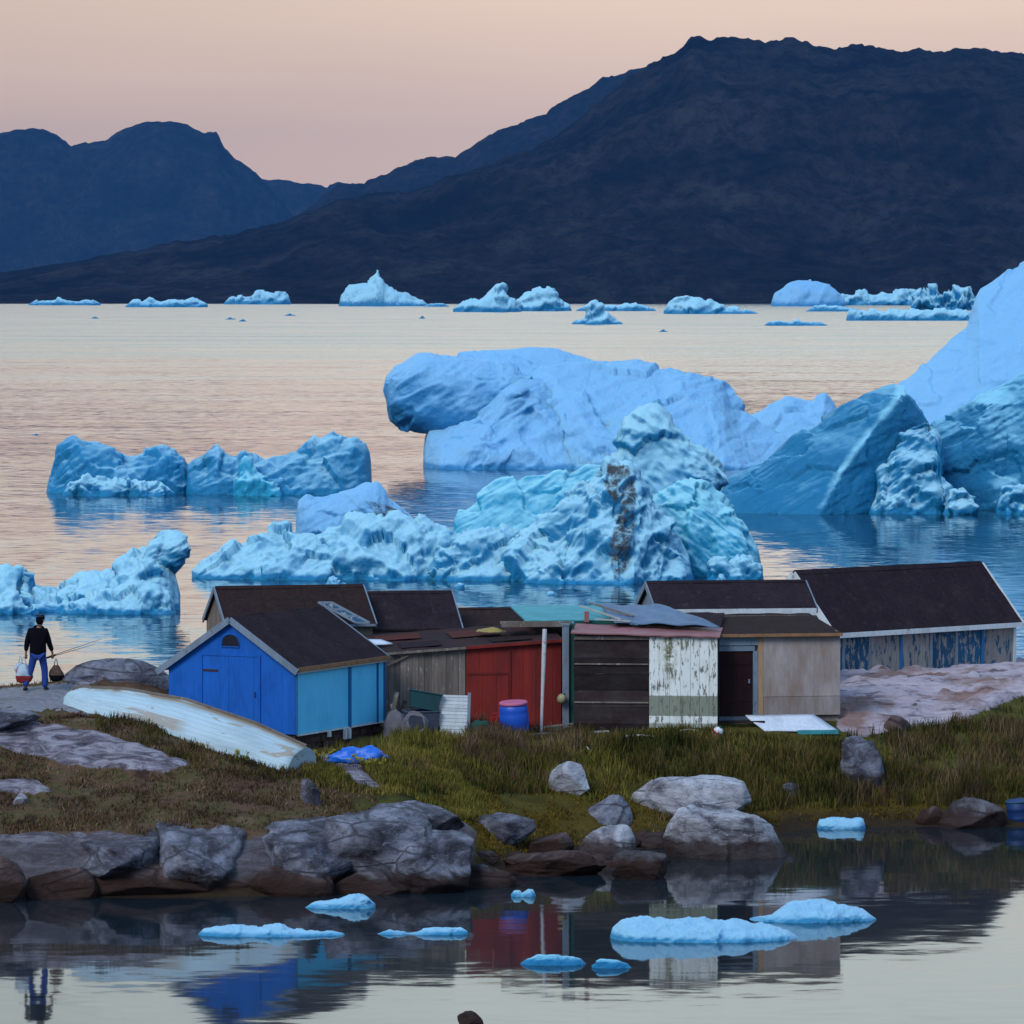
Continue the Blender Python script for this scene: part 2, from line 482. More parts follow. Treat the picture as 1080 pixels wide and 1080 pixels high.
def peeling_wall():
    """white paint flaking off in upright flecks, a moss-green band across the lower part"""
    m, nt, b = newmat('peeling_white')
    oc = nd(nt, 'ShaderNodeTexCoord').outputs['Object']
    z = nd(nt, 'ShaderNodeSeparateXYZ', {'Vector': oc}).outputs['Z']
    n1 = noise(nt, oc, 2.4, 4, 0.6, (1, 1, 0.5))['Fac']
    c = mixc(nt, mapr(nt, n1, 0.5, 0.75), (0.80, 0.80, 0.74), (0.60, 0.61, 0.54))
    n4 = noise(nt, oc, 7, 2)['Fac']
    band = mth(nt, 'MULTIPLY', mapr(nt, mth(nt, 'MULTIPLY_ADD', n4, 0.05, z), 0.305, 0.325), mapr(nt, mth(nt, 'MULTIPLY_ADD', n4, 0.05, z), 0.80, 0.82, 1, 0))
    band = mth(nt, 'MAXIMUM', band, mth(nt, 'MULTIPLY', mapr(nt, z, 0.10, 0.13, 1, 0), 0.8))
    c = mixc(nt, mth(nt, 'MULTIPLY', band, 0.9), c, (0.175, 0.19, 0.125))
    n3 = noise(nt, oc, 7, 7, 0.7, (1.5, 1, 0.38))['Fac']
    k = mapr(nt, n3, 0.545, 0.58)
    n5 = noise(nt, oc, 2.2, 3, 0.6)['Fac']
    c = mixc(nt, mth(nt, 'MULTIPLY', k, 0.92), c, mixc(nt, mapr(nt, n5, 0.4, 0.6), (0.17, 0.165, 0.095), (0.11, 0.095, 0.085)))
    # a mossy streak falling from the eave
    sx = nd(nt, 'ShaderNodeSeparateXYZ', {'Vector': oc}).outputs['X']
    st = mth(nt, 'MULTIPLY', mapr(nt, mth(nt, 'ABSOLUTE', mth(nt, 'SUBTRACT', sx, 0.50)), 0.08, 0.22, 1, 0), mapr(nt, z, 0.85, 1.7))
    st = mth(nt, 'MULTIPLY', st, mapr(nt, noise(nt, oc, 6, 5, 0.7)['Fac'], 0.42, 0.56))
    c = mixc(nt, st, c, (0.17, 0.15, 0.06))
    at = nd(nt, 'ShaderNodeAttribute', attribute_name='tone').outputs['Fac']
    c = nd(nt, 'ShaderNodeVectorMath', {0: c, 'Scale': mth(nt, 'ADD', at, 1.0)}, operation='SCALE').outputs[0]
    setin(nt, b, 'Base Color', c)
    setin(nt, b, 'Roughness', 0.8)
    bump(nt, b, mth(nt, 'MULTIPLY', k, -1), 0.4, 0.02)
    return m
M['peel_white'] = peeling_wall()

def hull_mat():
    m, nt, b = newmat('old_hull_paint')
    oc = nd(nt, 'ShaderNodeTexCoord').outputs['Object']
    n1 = noise(nt, oc, 1.2, 5, 0.65, (0.5, 1, 2.5))['Fac']
    c = mixc(nt, mapr(nt, n1, 0.42, 0.7), (0.46, 0.58, 0.62), (0.33, 0.41, 0.43))
    n2 = noise(nt, oc, 1.7, 4, 0.55, (0.42, 1.0, 2.6), 0.4)['Fac']
    c = mixc(nt, mapr(nt, n2, 0.64, 0.66), c, (0.36, 0.31, 0.25))
    so = nd(nt, 'ShaderNodeSeparateXYZ', {'Vector': oc})
    pm = mth(nt, 'MULTIPLY', mth(nt, 'MULTIPLY', mapr(nt, so.outputs['X'], 1.9, 2.3), mapr(nt, so.outputs['X'], 3.7, 4.1, 1, 0)),
             mth(nt, 'MULTIPLY', mapr(nt, so.outputs['Z'], .25, .27), mapr(nt, so.outputs['Z'], .50, .52, 1, 0)))
    pn = noise(nt, oc, 1.6, 4, 0.6, (0.5, 1, 5))['Fac']
    c = mixc(nt, mth(nt, 'MULTIPLY', pm, mapr(nt, pn, 0.42, 0.46)), c, (0.36, 0.32, 0.27))
    n3 = noise(nt, oc, 9, 5, 0.7, (0.3, 1.4, 2.2))['Fac']
    c = mixc(nt, mapr(nt, n3, 0.66, 0.70, 0, 0.6), c, (0.25, 0.27, 0.27))
    at = nd(nt, 'ShaderNodeAttribute', attribute_name='keel').outputs['Fac']
    c = mixc(nt, mth(nt, 'MULTIPLY', at, mapr(nt, n2, 0.35, 0.5)), c, (0.26, 0.20, 0.14))
    setin(nt, b, 'Base Color', c)
    setin(nt, b, 'Roughness', 0.7)
    setin(nt, b, 'Specular IOR Level', 0.3)
    bump(nt, b, n3, 0.3, 0.02)
    return m
M['hull'] = hull_mat()
M['hull_seam'] = coat('hull_seam', (0.30, 0.36, 0.38), (0.20, 0.22, 0.22), 0.6)

def rock_mat(name, pale, mid, dark, tide=True, warm=(0.055, 0.026, 0.017)):
    """banded gneiss; a brown weed-stained tide band near the water"""
    m, nt, b = newmat(name)
    g = nd(nt, 'ShaderNodeNewGeometry')
    pos = g.outputs['Position']
    n1 = noise(nt, pos, 1.3, 6, 0.66, (1, 0.6, 1.4), 0.6)['Fac']
    c = ramp(nt, n1, [(0.34, dark), (0.47, mid), (0.66, pale), (0.8, mid)])
    n2 = noise(nt, pos, 6, 6, 0.72, (1.0, 0.7, 2.2), 0.8)['Fac']
    c = mixc(nt, mapr(nt, n2, 0.55, 0.68, 0, 0.75), c, dark)
    c = mixc(nt, mapr(nt, n2, 0.44, 0.32, 0, 0.7), c, pale)
    v = nd(nt, 'ShaderNodeTexVoronoi', {'Vector': nd(nt, 'ShaderNodeMapping', {'Vector': pos, 'Rotation': (0.3, 0.5, 0.4), 'Scale': (0.5, 0.6, 1.3)}).outputs[0], 'Scale': 1.1}, feature='DISTANCE_TO_EDGE').outputs['Distance']
    v2 = mth(nt, 'ADD', v, mth(nt, 'MULTIPLY', mth(nt, 'SUBTRACT', n2, 0.5), 0.12))
    cr = mth(nt, 'MULTIPLY', mapr(nt, v2, 0.0, 0.03, 1, 0), mapr(nt, n1, 0.44, 0.56))
    c = mixc(nt, mth(nt, 'MULTIPLY', cr, 0.65), c, (0.03, 0.026, 0.028))
    if tide:
        z = nd(nt, 'ShaderNodeSeparateXYZ', {'Vector': pos}).outputs['Z']
        zz = mth(nt, 'ADD', z, mth(nt, 'MULTIPLY', mth(nt, 'SUBTRACT', n1, 0.5), 0.5))
        k = mapr(nt, zz, 0.34, 0.50, 1, 0)
        c = mixc(nt, mth(nt, 'MULTIPLY', k, 0.88), c, mixc(nt, n2, (0.018, 0.010, 0.009), warm))
    setin(nt, b, 'Base Color', c)
    setin(nt, b, 'Roughness', 0.85)
    setin(nt, b, 'Specular IOR Level', 0.12)
    h = mth(nt, 'SUBTRACT', mth(nt, 'ADD', mth(nt, 'MULTIPLY', n2, 0.6), n1), mth(nt, 'MULTIPLY', cr, 0.5))
    bump(nt, b, h, 0.8, 0.10)
    return m
M['rock'] = rock_mat('grey_gneiss', (0.25, 0.245, 0.285), (0.075, 0.07, 0.085), (0.020, 0.017, 0.020))
M['rock_pale'] = rock_mat('pale_gneiss', (0.56, 0.54, 0.56), (0.33, 0.31, 0.33), (0.08, 0.07, 0.08))
M['rock_dark'] = rock_mat('dark_gneiss', (0.17, 0.15, 0.16), (0.07, 0.058, 0.062), (0.025, 0.02, 0.022))
M['rock_brown'] = rock_mat('weedy_gneiss', (0.13, 0.085, 0.08), (0.06, 0.036, 0.032), (0.022, 0.014, 0.013))

def ice_mat(name, snow, ice, bias, dirt=0.0):
    """old glacier ice: white firn crust on what faces up, blue ice where it broke off"""
    m, nt, b = newmat(name)
    g = nd(nt, 'ShaderNodeNewGeometry')
    pos = g.outputs['Position']
    nz = nd(nt, 'ShaderNodeSeparateXYZ', {'Vector': g.outputs['Normal']}).outputs['Z']
    n1 = noise(nt, pos, 0.30, 5, 0.6)['Fac']
    n2 = noise(nt, pos, 1.6, 5, 0.65)['Fac']
    at = nd(nt, 'ShaderNodeAttribute', attribute_name='crust').outputs['Fac']
    k = mth(nt, 'ADD', mth(nt, 'MULTIPLY', nz, 1.05), mth(nt, 'MULTIPLY', mth(nt, 'SUBTRACT', n1, 0.5), 1.2))
    k = mth(nt, 'ADD', k, mth(nt, 'MULTIPLY', mth(nt, 'SUBTRACT', n2, 0.5), 0.6))
    k = mth(nt, 'ADD', mth(nt, 'ADD', k, at), bias)
    c = mixc(nt, mapr(nt, k, 0.0, 1.05, smooth=True), ice, snow)
    # thin bands of older, clearer ice
    n3 = noise(nt, pos, 0.55, 4, 0.6, (0.5, 0.5, 1.8), 1.2)['Fac']
    c = mixc(nt, mapr(nt, n3, 0.58, 0.72, 0, 0.35), c, (ice[0] * 0.8, ice[1] * 1.0, ice[2] * 1.0))
    da = nd(nt, 'ShaderNodeAttribute', attribute_name='dirt').outputs['Fac']
    dn = mapr(nt, noise(nt, pos, 2.2, 6, 0.75)['Fac'], 0.38, 0.56, 0, 0.95)
    c = mixc(nt, mth(nt, 'MULTIPLY', da, dn), c, (0.055, 0.047, 0.045))
    setin(nt, b, 'Base Color', c)
    setin(nt, b, 'Subsurface Weight', 0.45)
    setin(nt, b, 'Subsurface Scale', 0.5)
    b.inputs['Subsurface Radius'].default_value = (0.25, 0.7, 1.0)
    setin(nt, b, 'Roughness', 0.5)
    setin(nt, b, 'Specular IOR Level', 0.35)
    bump(nt, b, mth(nt, 'ADD', n2, mth(nt, 'MULTIPLY', noise(nt, pos, 5, 5, 0.75)['Fac'], 0.5)), 0.6, 0.35)
    return m
SNOW, ICE = (0.38, 0.69, 0.81), (0.005, 0.21, 0.42)
M['ice'] = ice_mat('berg_ice', SNOW, ICE, 0.18)
M['ice_snowy'] = ice_mat('snowy_ice', (0.25, 0.53, 0.79), (0.03, 0.25, 0.52), 0.36)
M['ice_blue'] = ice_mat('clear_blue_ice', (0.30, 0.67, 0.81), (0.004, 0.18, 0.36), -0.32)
M['ice_turq'] = ice_mat('turquoise_ice', (0.36, 0.75, 0.85), (0.012, 0.33, 0.54), 0.0)
M['ice_floe'] = ice_mat('floe_ice', (0.30, 0.57, 0.75), (0.03, 0.26, 0.47), 0.32)

def water_mat():
    m, nt, b = newmat('sea_water')
    pos = nd(nt, 'ShaderNodeNewGeometry').outputs['Position']
    sp = nd(nt, 'ShaderNodeSeparateXYZ', {'Vector': pos})
    Y = sp.outputs['Y']
    def wave(scale, stretch, det, rot):
        mp = nd(nt, 'ShaderNodeMapping', {'Vector': pos, 'Scale': stretch, 'Rotation': (0, 0, rot)}).outputs[0]
        n = nd(nt, 'ShaderNodeTexNoise', {'Vector': mp, 'Scale': scale, 'Detail': det, 'Roughness': 0.6})
        return nd(nt, 'ShaderNodeSeparateColor', {'Color': n.outputs['Color']}).outputs
    a = wave(2.0, (0.40, 1, 1), 4, 0.12)
    c = wave(0.10, (0.30, 1, 1), 3, -0.08)
    patch = noise(nt, pos, 0.02, 3, 0.6, (0.35, 1, 1))['Fac']
    sea = mapr(nt, Y, 135, 175, 0, 1, True)
    far = mapr(nt, Y, 250, 1500, 0, 1, True)
    amp = mth(nt, 'MULTIPLY', mth(nt, 'ADD', 0.7, mapr(nt, patch, 0.35, 0.65, 0, 0.6)), sea)
    calm = 0.014
    ay = mth(nt, 'ADD', mth(nt, 'MULTIPLY', amp, mth(nt, 'ADD', 0.062, mth(nt, 'MULTIPLY', far, 0.10))), calm)
    ax = mth(nt, 'MULTIPLY', ay, 0.35)
    sy = mth(nt, 'ADD', mth(nt, 'SUBTRACT', a[1], 0.5), mth(nt, 'MULTIPLY', mth(nt, 'SUBTRACT', c[1], 0.5), 0.22))
    sx = mth(nt, 'ADD', mth(nt, 'SUBTRACT', a[0], 0.5), mth(nt, 'MULTIPLY', mth(nt, 'SUBTRACT', c[0], 0.5), 0.8))
    # wave backs hide behind wave fronts at this grazing view: lean the mean slope to the viewer's shore
    ny = mth(nt, 'SUBTRACT', mth(nt, 'MULTIPLY', sy, mth(nt, 'MULTIPLY', ay, 2.0)), mth(nt, 'MULTIPLY', amp, mth(nt, 'ADD', 0.013, mth(nt, 'MULTIPLY', far, 0.055))))
    nx = mth(nt, 'MULTIPLY', sx, mth(nt, 'MULTIPLY', ax, 2.0))
    v = nd(nt, 'ShaderNodeCombineXYZ', {'X': nx, 'Y': ny, 'Z': 1.0}).outputs[0]
    v = nd(nt, 'ShaderNodeVectorMath', {0: v}, operation='NORMALIZE').outputs[0]
    nt.links.new(v, b.inputs['Normal'])
    setin(nt, b, 'Base Color', (0.012, 0.020, 0.026))
    setin(nt, b, 'Roughness', 0.04)
    setin(nt, b, 'IOR', 1.40)
    return m
M['water'] = water_mat()

def land_mat():
    """soil, moss and withered heath; bedrock where the attribute says so; weed-brown mud at the tide line"""
    m, nt, b = newmat('land_cover')
    pos = nd(nt, 'ShaderNodeNewGeometry').outputs['Position']
    n1 = noise(nt, pos, 0.9, 5, 0.62)['Fac']
    n2 = noise(nt, pos, 5, 5, 0.7)['Fac']
    heath = ramp(nt, n1, [(0.32, (0.050, 0.028, 0.018)), (0.46, (0.13, 0.070, 0.042)), (0.58, (0.085, 0.070, 0.026)), (0.72, (0.17, 0.105, 0.065))])
    heath = mixc(nt, mapr(nt, n2, 0.5, 0.7, 0, 0.7), heath, (0.030, 0.018, 0.012))
    grass = ramp(nt, n1, [(0.32, (0.022, 0.022, 0.008)), (0.5, (0.075, 0.068, 0.016)), (0.7, (0.12, 0.092, 0.022))])
    gr = nd(nt, 'ShaderNodeAttribute', attribute_name='grassy').outputs['Fac']
    zz = nd(nt, 'ShaderNodeSeparateXYZ', {'Vector': pos}).outputs['Z']
    grass = mixc(nt, mapr(nt, mth(nt, 'ADD', zz, mth(nt, 'MULTIPLY', n2, 0.5)), 0.9, 1.5, 0.85, 0), grass, mixc(nt, n2, (0.035, 0.022, 0.006), (0.15, 0.095, 0.015)))
    c = mixc(nt, gr, heath, grass)
    rk = nd(nt, 'ShaderNodeAttribute', attribute_name='bedrock').outputs['Fac']
    r1 = noise(nt, pos, 2.2, 6, 0.7, (0.6, 0.8, 2.0), 1.0)['Fac']
    rock = ramp(nt, r1, [(0.33, (0.045, 0.035, 0.04)), (0.47, (0.15, 0.122, 0.14)), (0.60, (0.34, 0.30, 0.325)), (0.75, (0.22, 0.18, 0.20))])
    warm = mapr(nt, noise(nt, pos, 0.55, 4, 0.6)['Fac'], 0.5, 0.62, 0, 0.75)
    wr = nd(nt, 'ShaderNodeAttribute', attribute_name='warmrock').outputs['Fac']
    r2 = noise(nt, pos, 3.0, 5, 0.65, (0.35, 0.5, 2.4), 0.5)['Fac']
    pink = ramp(nt, r2, [(0.34, (0.13, 0.095, 0.10)), (0.44, (0.40, 0.32, 0.345)), (0.62, (0.50, 0.41, 0.43)), (0.78, (0.36, 0.29, 0.32))])
    rock = mixc(nt, wr, rock, pink)
    rock = mixc(nt, mth(nt, 'MULTIPLY', warm, wr), rock, (0.20, 0.095, 0.058))
    zr = nd(nt, 'ShaderNodeSeparateXYZ', {'Vector': pos}).outputs['Z']
    rock = mixc(nt, mth(nt, 'MULTIPLY', mapr(nt, mth(nt, 'ADD', zr, mth(nt, 'MULTIPLY', r1, 0.8)), 1.4, 2.0, 0.8, 0), mth(nt, 'SUBTRACT', 1.0, wr)), rock, mixc(nt, r1, (0.022, 0.016, 0.015), (0.12, 0.105, 0.115)))
    k = mapr(nt, mth(nt, 'ADD', rk, mth(nt, 'MULTIPLY', mth(nt, 'SUBTRACT', n2, 0.5), 0.8)), 0.42, 0.58)
    c = mixc(nt, k, c, rock)
    z = nd(nt, 'ShaderNodeSeparateXYZ', {'Vector': pos}).outputs['Z']
    t = mapr(nt, mth(nt, 'ADD', z, mth(nt, 'MULTIPLY', mth(nt, 'SUBTRACT', n1, 0.5), 0.4)), 0.18, 0.42, 1, 0)
    c = mixc(nt, t, c, mixc(nt, n2, (0.022, 0.015, 0.010), (0.060, 0.036, 0.018)))
    setin(nt, b, 'Base Color', c)
    setin(nt, b, 'Roughness', 0.95)
    setin(nt, b, 'Specular IOR Level', 0.05)
    bump(nt, b, mth(nt, 'ADD', n2, mth(nt, 'MULTIPLY', r1, 0.5)), 0.8, 0.12)
    return m
M['land'] = land_mat()

def path_mat():
    m, nt, b = newmat('gravel')
    pos = nd(nt, 'ShaderNodeNewGeometry').outputs['Position']
    n = noise(nt, pos, 9, 5, 0.7)['Fac']
    n1 = noise(nt, pos, 1.1, 3)['Fac']
    c = mixc(nt, mapr(nt, n, 0.35, 0.65), (0.13, 0.12, 0.13), (0.24, 0.225, 0.24))
    c = mixc(nt, mapr(nt, n1, 0.5, 0.7, 0, 0.6), c, (0.10, 0.085, 0.075))
    setin(nt, b, 'Base Color', c)
    setin(nt, b, 'Roughness', 0.9)
    bump(nt, b, n, 0.5, 0.04)
    return m
M['gravel'] = path_mat()

def leaf_mat(name, stops, scale=0.8, tip=None):
    m, nt, b = newmat(name)
    pos = nd(nt, 'ShaderNodeNewGeometry').outputs['Position']
    n = noise(nt, pos, scale, 4, 0.6)['Fac']
    a = nd(nt, 'ShaderNodeAttribute', attribute_name='hue').outputs['Fac']
    c = ramp(nt, mth(nt, 'ADD', n, mth(nt, 'MULTIPLY', a, 0.22)), stops)
    lo = noise(nt, pos, 0.42, 3, 0.6)['Fac']
    c = mixc(nt, mapr(nt, lo, 0.46, 0.64, 0, 0.65), c, stops[0][1])
    setin(nt, b, 'Base Color', c)
    setin(nt, b, 'Roughness', 0.8)
    setin(nt, b, 'Specular IOR Level', 0.03)
    return m
M['grass'] = leaf_mat('tall_grass', [(0.25, (0.016, 0.019, 0.006)), (0.40, (0.045, 0.050, 0.010)), (0.53, (0.105, 0.088, 0.018)), (0.68, (0.15, 0.088, 0.034)), (0.85, (0.25, 0.17, 0.075))])
M['heath'] = leaf_mat('withered_heath', [(0.25, (0.035, 0.018, 0.013)), (0.40, (0.13, 0.070, 0.045)), (0.53, (0.10, 0.080, 0.022)), (0.66, (0.19, 0.115, 0.070)), (0.85, (0.28, 0.18, 0.12))])
M['grass_light'] = leaf_mat('yellow_green_grass', [(0.25, (0.07, 0.066, 0.012)), (0.45, (0.15, 0.125, 0.022)), (0.65, (0.22, 0.17, 0.035)), (0.85, (0.27, 0.19, 0.06))])
M['weed'] = leaf_mat('yellow_flower_heads', [(0.3, (0.16, 0.15, 0.02)), (0.7, (0.34, 0.28, 0.03))])
M['moss'] = leaf_mat('shore_weed', [(0.3, (0.045, 0.032, 0.006)), (0.5, (0.14, 0.085, 0.012)), (0.75, (0.20, 0.13, 0.02))], 1.5)

def hill_mat(name, a, bb, cc):
    m, nt, b = newmat(name)
    pos = nd(nt, 'ShaderNodeNewGeometry').outputs['Position']
    n = noise(nt, pos, 0.0045, 8, 0.72, (1, 0.6, 1.2), 0.6)['Fac']
    n2 = noise(nt, pos, 0.030, 7, 0.78, (1, 0.4, 0.8))['Fac']
    c = ramp(nt, n, [(0.35, a), (0.5, bb), (0.66, cc)])
    c = mixc(nt, mapr(nt, n2, 0.42, 0.62, 0, 0.85), c, a)
    setin(nt, b, 'Base Color', c)
    setin(nt, b, 'Roughness', 1.0)
    setin(nt, b, 'Specular IOR Level', 0.0)
    bump(nt, b, n2, 1.0, 30)
    return m
M['hill'] = hill_mat('dark_heath_slope', (0.006, 0.006, 0.008), (0.032, 0.026, 0.024), (0.066, 0.054, 0.048))
M['hill_far'] = hill_mat('bare_mountain', (0.006, 0.008, 0.012), (0.022, 0.024, 0.026), (0.060, 0.058, 0.056))

# ------------------------------------------------------------------ the setting: sea, mountains, haze, land
def sea():
    xs = np.concatenate([np.linspace(-6200, -60, 12), np.linspace(-50, 50, 11), np.linspace(60, 6200, 12)])
    ys = np.concatenate([np.linspace(-250, 90, 4), np.linspace(100, 400, 16), np.linspace(600, 24000, 18)])
    X, Y = np.meshgrid(xs, ys)
    v = np.stack([X.ravel(), Y.ravel(), np.zeros(X.size)], 1)
    n = len(xs)
    f = [(j * n + i, j * n + i + 1, (j + 1) * n + i + 1, (j + 1) * n + i) for j in range(len(ys) - 1) for i in range(n - 1)]
    tag(npmesh('water', v, f, M['water']), kind='structure')
sea()

def mountain(name, crest, Ys, Yc, Yb, mat, seed, gully=34.0, step=3.0, u0=-600, u1=1700, rows=130):
    us = np.arange(u0, u1 + 1, step)
    t = np.linspace(0, 1, rows) ** 1.0
    cx, cy = [c[0] for c in crest], [c[1] for c in crest]
    zc = H + (YH - np.interp(us, cx, cy)) * Yc / F
    jit = fbm(np.stack([us / 21.0, us * 0 + seed, us * 0], 1), 5, 0.55, seed)
    jit = jit + 0.45 * ridged(np.stack([us / 8.0, us * 0 + seed * 2.2, us * 0], 1), 3, 0.6, seed + 77) - 0.2 + 0.5 * ridged(np.stack([us / 34.0, us * 0 + seed * 1.7, us * 0], 1), 2, 0.6, seed + 99)
    zc = np.maximum(zc + jit * 14.0 * np.clip(zc / 250, 0.15, 1), 3)
    shore = Ys + 220 * fbm(np.stack([us / 180.0, us * 0 + seed * 3.1, us * 0], 1), 4, 0.5, seed + 5)
    v = []
    nf = int(rows * 0.8)
    U, T = np.meshgrid(us, np.linspace(0, 1, nf))
    Yf = shore[None, :] + (Yc - shore[None, :]) * T
    prof = 0.35 * T + 0.65 * (T * T * (3 - 2 * T))
    Z = zc[None, :] * prof
    X = (U - 540) / F * Yf
    p = np.stack([X.ravel() / 620, Yf.ravel() / 1500, Z.ravel() / 700], 1)
    g = ridged(p, 6, 0.55, seed + 9).reshape(X.shape)
    p2 = np.stack([X.ravel() / 260, Yf.ravel() / 420, Z.ravel() / 300], 1)
    g2 = fbm(p2, 5, 0.6, seed + 31).reshape(X.shape)
    env = np.sin(np.pi * np.clip(T, 0, 1)) ** 0.8 * np.clip(zc[None, :] / 200, 0.1, 1.3)
    Z = Z + (g * gully + g2 * gully * 0.9) * env * 1.25
    Z[0] = -3
    Tb = np.linspace(0, 1, rows - nf + 1)[1:]
    Yk = Yc + (Yb - Yc) * Tb[:, None] + 0 * us[None, :]
    Zk = zc[None, :] * (1 - Tb[:, None] ** 0.8) - 3 * Tb[:, None]
    Xk = (us[None, :] - 540) / F * Yk
    X, Y, Z = np.vstack([X, Xk]), np.vstack([Yf, Yk]), np.vstack([Z, Zk])
    n = len(us)
    R = X.shape[0]
    idx = np.arange(R * n).reshape(R, n)
    f = np.stack([idx[:-1, :-1], idx[:-1, 1:], idx[1:, 1:], idx[1:, :-1]], -1).reshape(-1, 4)
    return tag(npmesh(name, np.stack([X.ravel(), Y.ravel(), Z.ravel()], 1), f, mat), kind='structure')

mountain('mountain', [(-700, 302), (-150, 295), (0, 287), (60, 279), (150, 264), (250, 245), (300, 232), (350, 215), (400, 205), (470, 190), (560, 160), (610, 128), (650, 92), (690, 68),
                      (720, 48), (745, 40), (762, 36), (785, 38), (795, 43), (840, 42), (855, 46), (880, 51), (900, 49), (950, 51), (1000, 51), (1050, 54), (1080, 57), (1200, 62), (1400, 90), (1800, 140)],
         7900, 11000, 12600, M['hill'], 3, 38)
mountain('mountain_ridge', [(-700, 312), (200, 312), (290, 240), (335, 213), (352, 200), (366, 195), (384, 194), (400, 184), (425, 177), (450, 168), (480, 166), (500, 154), (525, 140), (545, 130), (575, 121), (600, 104), (640, 82), (690, 67), (720, 62), (900, 80), (1100, 140), (1800, 300)],
         14300, 16200, 17000, M['hill'], 11, 26)
mountain('mountain_massif', [(-700, 190), (-300, 170), (-100, 148), (0, 139), (35, 136), (60, 142), (75, 152), (110, 149), (125, 140), (145, 131), (165, 129), (195, 132), (215, 139), (230, 141), (236, 156), (255, 172), (267, 182), (285, 200), (300, 216), (320, 240), (400, 312), (1800, 312)],
         19600, 21500, 22200, M['hill_far'], 23, 34)
mountain('mountain_range', [(-700, 250), (100, 215), (270, 192), (290, 190), (305, 191), (320, 194), (333, 193), (345, 196), (355, 192), (380, 200), (420, 230), (520, 300), (1800, 312)],
         22300, 23000, 23600, M['hill_far'], 37, 14)

def haze():
    mb = MB()
    mb.box(-6500, 6500, -300, 24400, -4.5, 800)
    m = bpy.data.materials.new('haze_air')
    m.use_nodes = True
    nt = m.node_tree
    nt.nodes.clear()
    pv = nd(nt, 'ShaderNodeVolumePrincipled', {'Color': c4((0.065, 0.225, 0.53)), 'Density': 2.4e-5, 'Anisotropy': 0.0})
    out = nd(nt, 'ShaderNodeOutputMaterial')
    nt.links.new(pv.outputs[0], out.inputs['Volume'])
    tag(mb.build('haze', m), kind='stuff')
haze()

LAND = [
 (-420, [(98, -1.2), (104.5, -0.5), (106.6, 0), (107.6, 0.9), (110, 1.6), (113, 2.1), (116, 2.6), (118.5, 2.95), (121.5, 3.1), (124, 3.0), (129, 1.5), (134, -.6), (158, -3)]),
 (50, [(98, -1.2), (104.5, -0.5), (106.6, 0), (107.5, 1.0), (110, 1.54), (113, 1.97), (116, 2.62), (118.3, 2.98), (120.5, 3.17), (123, 3.18), (128, 1.9), (134, -.6), (158, -3)]),
 (105, [(98, -1.2), (104.5, -0.5), (106.6, 0), (107.5, 1.0), (110, 1.5), (113, 2.0), (116, 2.62), (118.5, 2.98), (120.5, 3.12), (122, 3.42), (123.5, 3.55), (128, 2.2), (134, -.6), (158, -3)]),
 (150, [(98, -1.2), (104.5, -0.5), (106.6, 0), (107.5, 1.0), (109.5, 1.39), (113, 2.03), (115.5, 2.5), (119, 2.93), (121, 3.2), (122.5, 3.42), (126, 2.8), (134, -.6), (158, -3)]),
 (225, [(98, -1.2), (104.5, -0.5), (106.7, 0), (107.8, 1.0), (110, 1.42), (113.5, 1.85), (116, 2.25), (119, 2.35), (121, 2.5), (126, 2.5), (132, 1.0), (136, -.6), (158, -3)]),
 (300, [(98, -1.2), (104.5, -0.5), (106.8, 0), (108.3, .98), (111, 1.44), (115, 1.84), (117.5, 1.80), (119.7, 1.78), (124, 2.2), (132, 1.3), (138, -.6), (158, -3)]),
 (370, [(98, -1.2), (105.5, -0.5), (107.4, 0), (109.2, 1.05), (112, 1.45), (115, 1.74), (118, 1.72), (121, 1.76), (124, 2.0), (133, 1.2), (139, -.6), (158, -3)]),
 (430, [(98, -1.2), (106, -0.5), (108.3, 0), (110.3, 1.05), (113.5, 1.55), (117, 1.88), (121, 1.98), (125, 2.05), (135, 1.0), (141, -.6), (158, -3)]),
 (495, [(98, -1.2), (107.5, -0.5), (110, 0), (112.3, .66), (115, 1.12), (118, 1.55), (121.5, 1.9), (125, 2.0), (136, 1.0), (142, -.6), (158, -3)]),
 (560, [(98, -1.2), (110, -0.5), (113.3, 0), (115.5, .50), (118, 1.07), (121, 1.57), (123.3, 1.80), (128, 1.9), (138, .9), (144, -.6), (158, -3)]),
 (640, [(98, -1.2), (111.5, -0.5), (115.3, 0), (117, .40), (119, .95), (121.5, 1.62), (124, 1.98), (130, 2.05), (140, .9), (146, -.6), (158, -3)]),
 (700, [(98, -1.2), (112, -0.5), (116.2, 0), (117.8, .45), (119.5, 1.0), (121.6, 1.62), (124, 2.03), (130, 2.1), (141, .9), (147, -.6), (158, -3)]),
 (850, [(98, -1.2), (117, -0.4), (120.3, 0), (121.4, .62), (122.5, 1.40), (124.5, 1.94), (125.6, 2.22), (131, 2.4), (139, 2.4), (146, .5), (150, -.6), (158, -3)]),
 (960, [(98, -1.2), (117.4, -0.4), (120.8, 0), (122, .76), (124, 1.50), (125.5, 1.97), (130, 2.26), (134, 2.38), (137, 2.36), (142, 2.0), (151, -.6), (158, -3)]),
 (1080, [(98, -1.2), (117.5, -0.4), (120.8, 0), (122.5, .74), (124.3, 1.49), (126, 1.95), (131, 2.32), (137, 2.46), (143, 2.1), (151.5, -.6), (158, -3)]),
 (1600, [(98, -1.2), (117.5, -0.4), (120.8, 0), (122.5, .74), (124.3, 1.4), (126, 1.8), (131, 2.1), (137, 2.2), (143, 1.8), (151.5, -.6), (158, -3)]),
]
LU = np.arange(-400, 1601, 5.0)
LY = np.arange(98, 158.01, 0.2)
